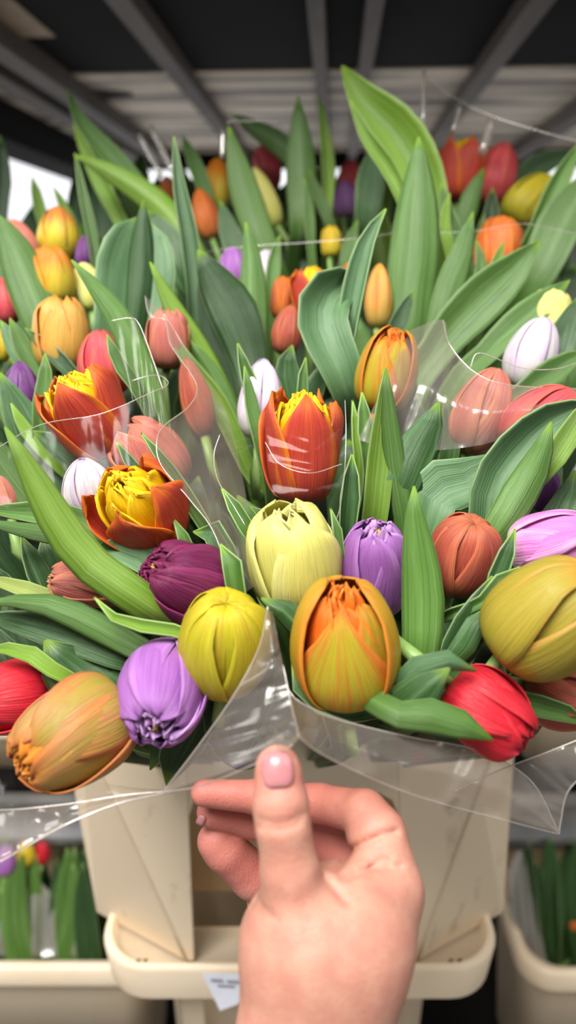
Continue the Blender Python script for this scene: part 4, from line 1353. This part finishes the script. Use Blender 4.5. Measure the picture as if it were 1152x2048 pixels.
s9 = sleeve('hazy clear sleeve over the leaves in the bottom left bucket', o9)
dl = .985
film_patch('film_panel', [[(-40, 1760, dl), (50, 1745, dl), (120, 1800, dl), (190, 1850, dl)], [(-40, 1910, dl - .02), (50, 1912, dl - .02), (120, 1914, dl - .02), (190, 1915, dl - .02)]], s9, o9, film_mat('hazy_film', '#efece4', .2, .2, haze=.3), 40, 16, .012, 81, 14)
o10 = P(1050, 1860, .98)
s10 = sleeve('hazy clear sleeve edge in the bottom right bucket', o10)
film_patch('film_panel', [[(1016, 1740, dl), (1040, 1700, dl), (1062, 1760, dl)], [(1030, 1930, dl - .02), (1060, 1932, dl - .02), (1096, 1934, dl - .02)]], s10, o10, bpy.data.materials['hazy_film'], 20, 12, .008, 91, 14)

# ------------------------------------------------------------------ trolley, wall, floor
M_STEEL = plain_mat('galvanised_steel', '#8f9092', '#a6a6a6', 12, .38, metal=.7)
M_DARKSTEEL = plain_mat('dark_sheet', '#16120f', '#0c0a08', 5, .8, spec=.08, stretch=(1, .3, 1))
M_BEAM = plain_mat('beam_grey', '#6b625b', '#4e4742', 8, .6, spec=.2, stretch=(1, .2, 1))
M_LIT_BAND = plain_mat('underside_painted_light', '#f0e2ce', '#6e6054', 5, .6, stretch=(.3, 2.6, 1), lo=.42, hi=.62)  # pale mottled colour paints lit reflections on the shelf's rear underside
M_WALL = plain_mat('white_wall', '#eef0f4', '#e6e8ee', 3, .8)
M_FLOOR = plain_mat('concrete', '#8d8a86', '#77746f', 4, .8)


def box(name, x0, x1, y0, y1, z0, z1, mat, parent=None, org=Vector((0, 0, 0)), bw=.002):
    V = [Vector((x, y, z)) - org for x in (x0, x1) for y in (y0, y1) for z in (z0, z1)]
    Fs = [(0, 1, 3, 2), (4, 6, 7, 5), (0, 4, 5, 1), (2, 3, 7, 6), (0, 2, 6, 4), (1, 5, 7, 3)]
    o = mesh_obj(name, V, Fs, mat, parent, smooth=False)
    if bw:
        bevel(o, bw, 2)
    return o


so = Vector((0, 1.3, CZ + .35))
shelf = empty('trolley_shelf', Matrix.Translation(so) @ Matrix.Rotation(math.radians(-3.4), 4, 'Z'), 'dark underside of the trolley shelf above the tulips, with grey beams', 'shelf')
def sbox(name, x0, x1, y0, y1, z0, z1, mat):
    return box(name, x0, x1, y0 - 1.3, y1 - 1.3, z0 - .35, z1 - .35, mat, shelf)
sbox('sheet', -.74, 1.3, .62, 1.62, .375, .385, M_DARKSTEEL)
sbox('board', -.74, 1.3, 1.62, 2.62, .372, .388, M_LIT_BAND)  # same underside as the sheet, its brightness put into the colour
for x in (-.215, .045, .125, .345):
    w = .012 if .03 < x < .2 else .017
    sbox('beam', x - w, x + w, .62, 2.6, .345, .375, M_BEAM)
for x in (-.46, -.54, .62):
    sbox('beam', x - .022, x + .022, .62, 2.6, .335, .375, M_BEAM)
sbox('side_rail', -.78, -.66, .62, 2.62, .29, .38, M_DARKSTEEL)
sbox('side_rail', .86, .96, .62, 2.62, .29, .38, M_DARKSTEEL)
sbox('cross_bar', -.74, 1.3, 2.60, 2.64, .325, .385, M_DARKSTEEL)
sbox('patch', -.49, -.385, 1.2, 1.38, .371, .3745, plain_mat('tan_patch', '#a8937a', '#8a775f', 10, .6))
# oval hand hole in the board, dark inside
hv = []
for z, s in ((.370, 1.0), (.3705, .86), (.3715, .84)):
    hv.append([Vector((-.47 + .11 * s * math.cos(a * math.pi / 12), 1.78 + .05 * s * math.sin(a * math.pi / 12), z)) - Vector((0, 1.3, .35)) for a in range(24)])
loft('hand_hole', hv, plain_mat('hole_dark', '#2a1510', '#150c0a', 20, .8), shelf, Vector((0, 0, 0)), True)

ro = Vector((0, .84, CZ - .70))
rail = empty('shelf_rail', Matrix.Translation(ro), 'grey steel rail and dark deck running behind the front bucket', 'rail')
zdk = PY(0, 1562, .86).z
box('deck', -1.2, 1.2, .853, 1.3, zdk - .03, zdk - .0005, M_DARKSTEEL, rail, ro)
zr0, zr1 = PY(0, 1668, .84).z, PY(0, 1596, .84).z
box('rail_face', -1.2, 1.2, .84, .852, zr0, zr1, M_STEEL, rail, ro)
box('rail_lip', -1.2, 1.2, .826, .842, zr1 - .004, zr1 + .008, M_STEEL, rail, ro)
box('rail_lip', -1.2, 1.2, .826, .842, zr0 - .006, zr0 + .006, M_STEEL, rail, ro)
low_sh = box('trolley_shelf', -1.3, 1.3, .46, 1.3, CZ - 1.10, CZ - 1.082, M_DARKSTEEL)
tag(low_sh, 'dark lower trolley shelf that carries the cream buckets', 'shelf')

o = box('floor', -4, 4, -2.5, 4, -.02, 0, M_FLOOR, bw=0)
o['kind'] = 'structure'
o = box('wall_back', -4, 4, 3.4, 3.5, 0, 3.6, M_WALL, bw=0)
o['kind'] = 'structure'
o = box('trim_1', -1.50, -1.40, 3.3, 3.4, 0, 3.6, plain_mat('post_grey', '#b9bbc2', None), bw=.004)
o['kind'] = 'structure'

# ------------------------------------------------------------------ light
w = bpy.data.worlds.new('World')
SC.world = w
w.use_nodes = True
bg = w.node_tree.nodes['Background']
bg.inputs[0].default_value = (1.0, .985, .96, 1)
bg.inputs[1].default_value = .31


def area(name, loc, target, size, power, col=(1, 1, 1)):
    li = bpy.data.lights.new(name, 'AREA')
    li.energy = power
    li.size = size
    li.color = col
    ob = bpy.data.objects.new(name, li)
    COL.objects.link(ob)
    ob.location = loc
    ob.rotation_euler = (Vector(target) - Vector(loc)).to_track_quat('-Z', 'Y').to_euler()
    return ob


area('ceiling_lamp', (-.5, -.5, 3.0), (0, .5, 1.1), 1.1, 118, (1, .97, .93))
area('ceiling_lamp', (1.6, -.2, 2.8), (0, .6, 1.1), .9, 14, (1, .97, .94))
area('hall_fill', (0, 2.7, 3.3), (0, 3.0, 0), 2.0, 150, (.96, .98, 1))  # added light on wall and floor, bouncing up under the shelf

area('hall_fill', (-2.0, 1.5, 2.0), (0, 1.0, 1.35), 1.0, 26, (1, .98, .95))  # added fill for the rear tulips, standing in for the bright hall

cam = bpy.data.cameras.new('camera')
cam.sensor_fit = 'VERTICAL'
cam.sensor_height = 36
cam.lens = F_PX / 2048 * 36
cam.clip_start = .01
cam.dof.use_dof = True
cam.dof.focus_distance = .41
cam.dof.aperture_fstop = cam.lens / 6.4
co = bpy.data.objects.new('camera', cam)
COL.objects.link(co)
co.location = CAM
co.rotation_euler = (math.radians(90) - PITCH, 0, 0)
SC.camera = co
SC.view_settings.view_transform = 'Standard'
SC.view_settings.look = 'None'
SC.view_settings.exposure = -0.1
SC.view_settings.gamma = 1
SC.cycles.transparent_max_bounces = 32
SC.cycles.max_bounces = 10
SC.cycles.use_denoising = True
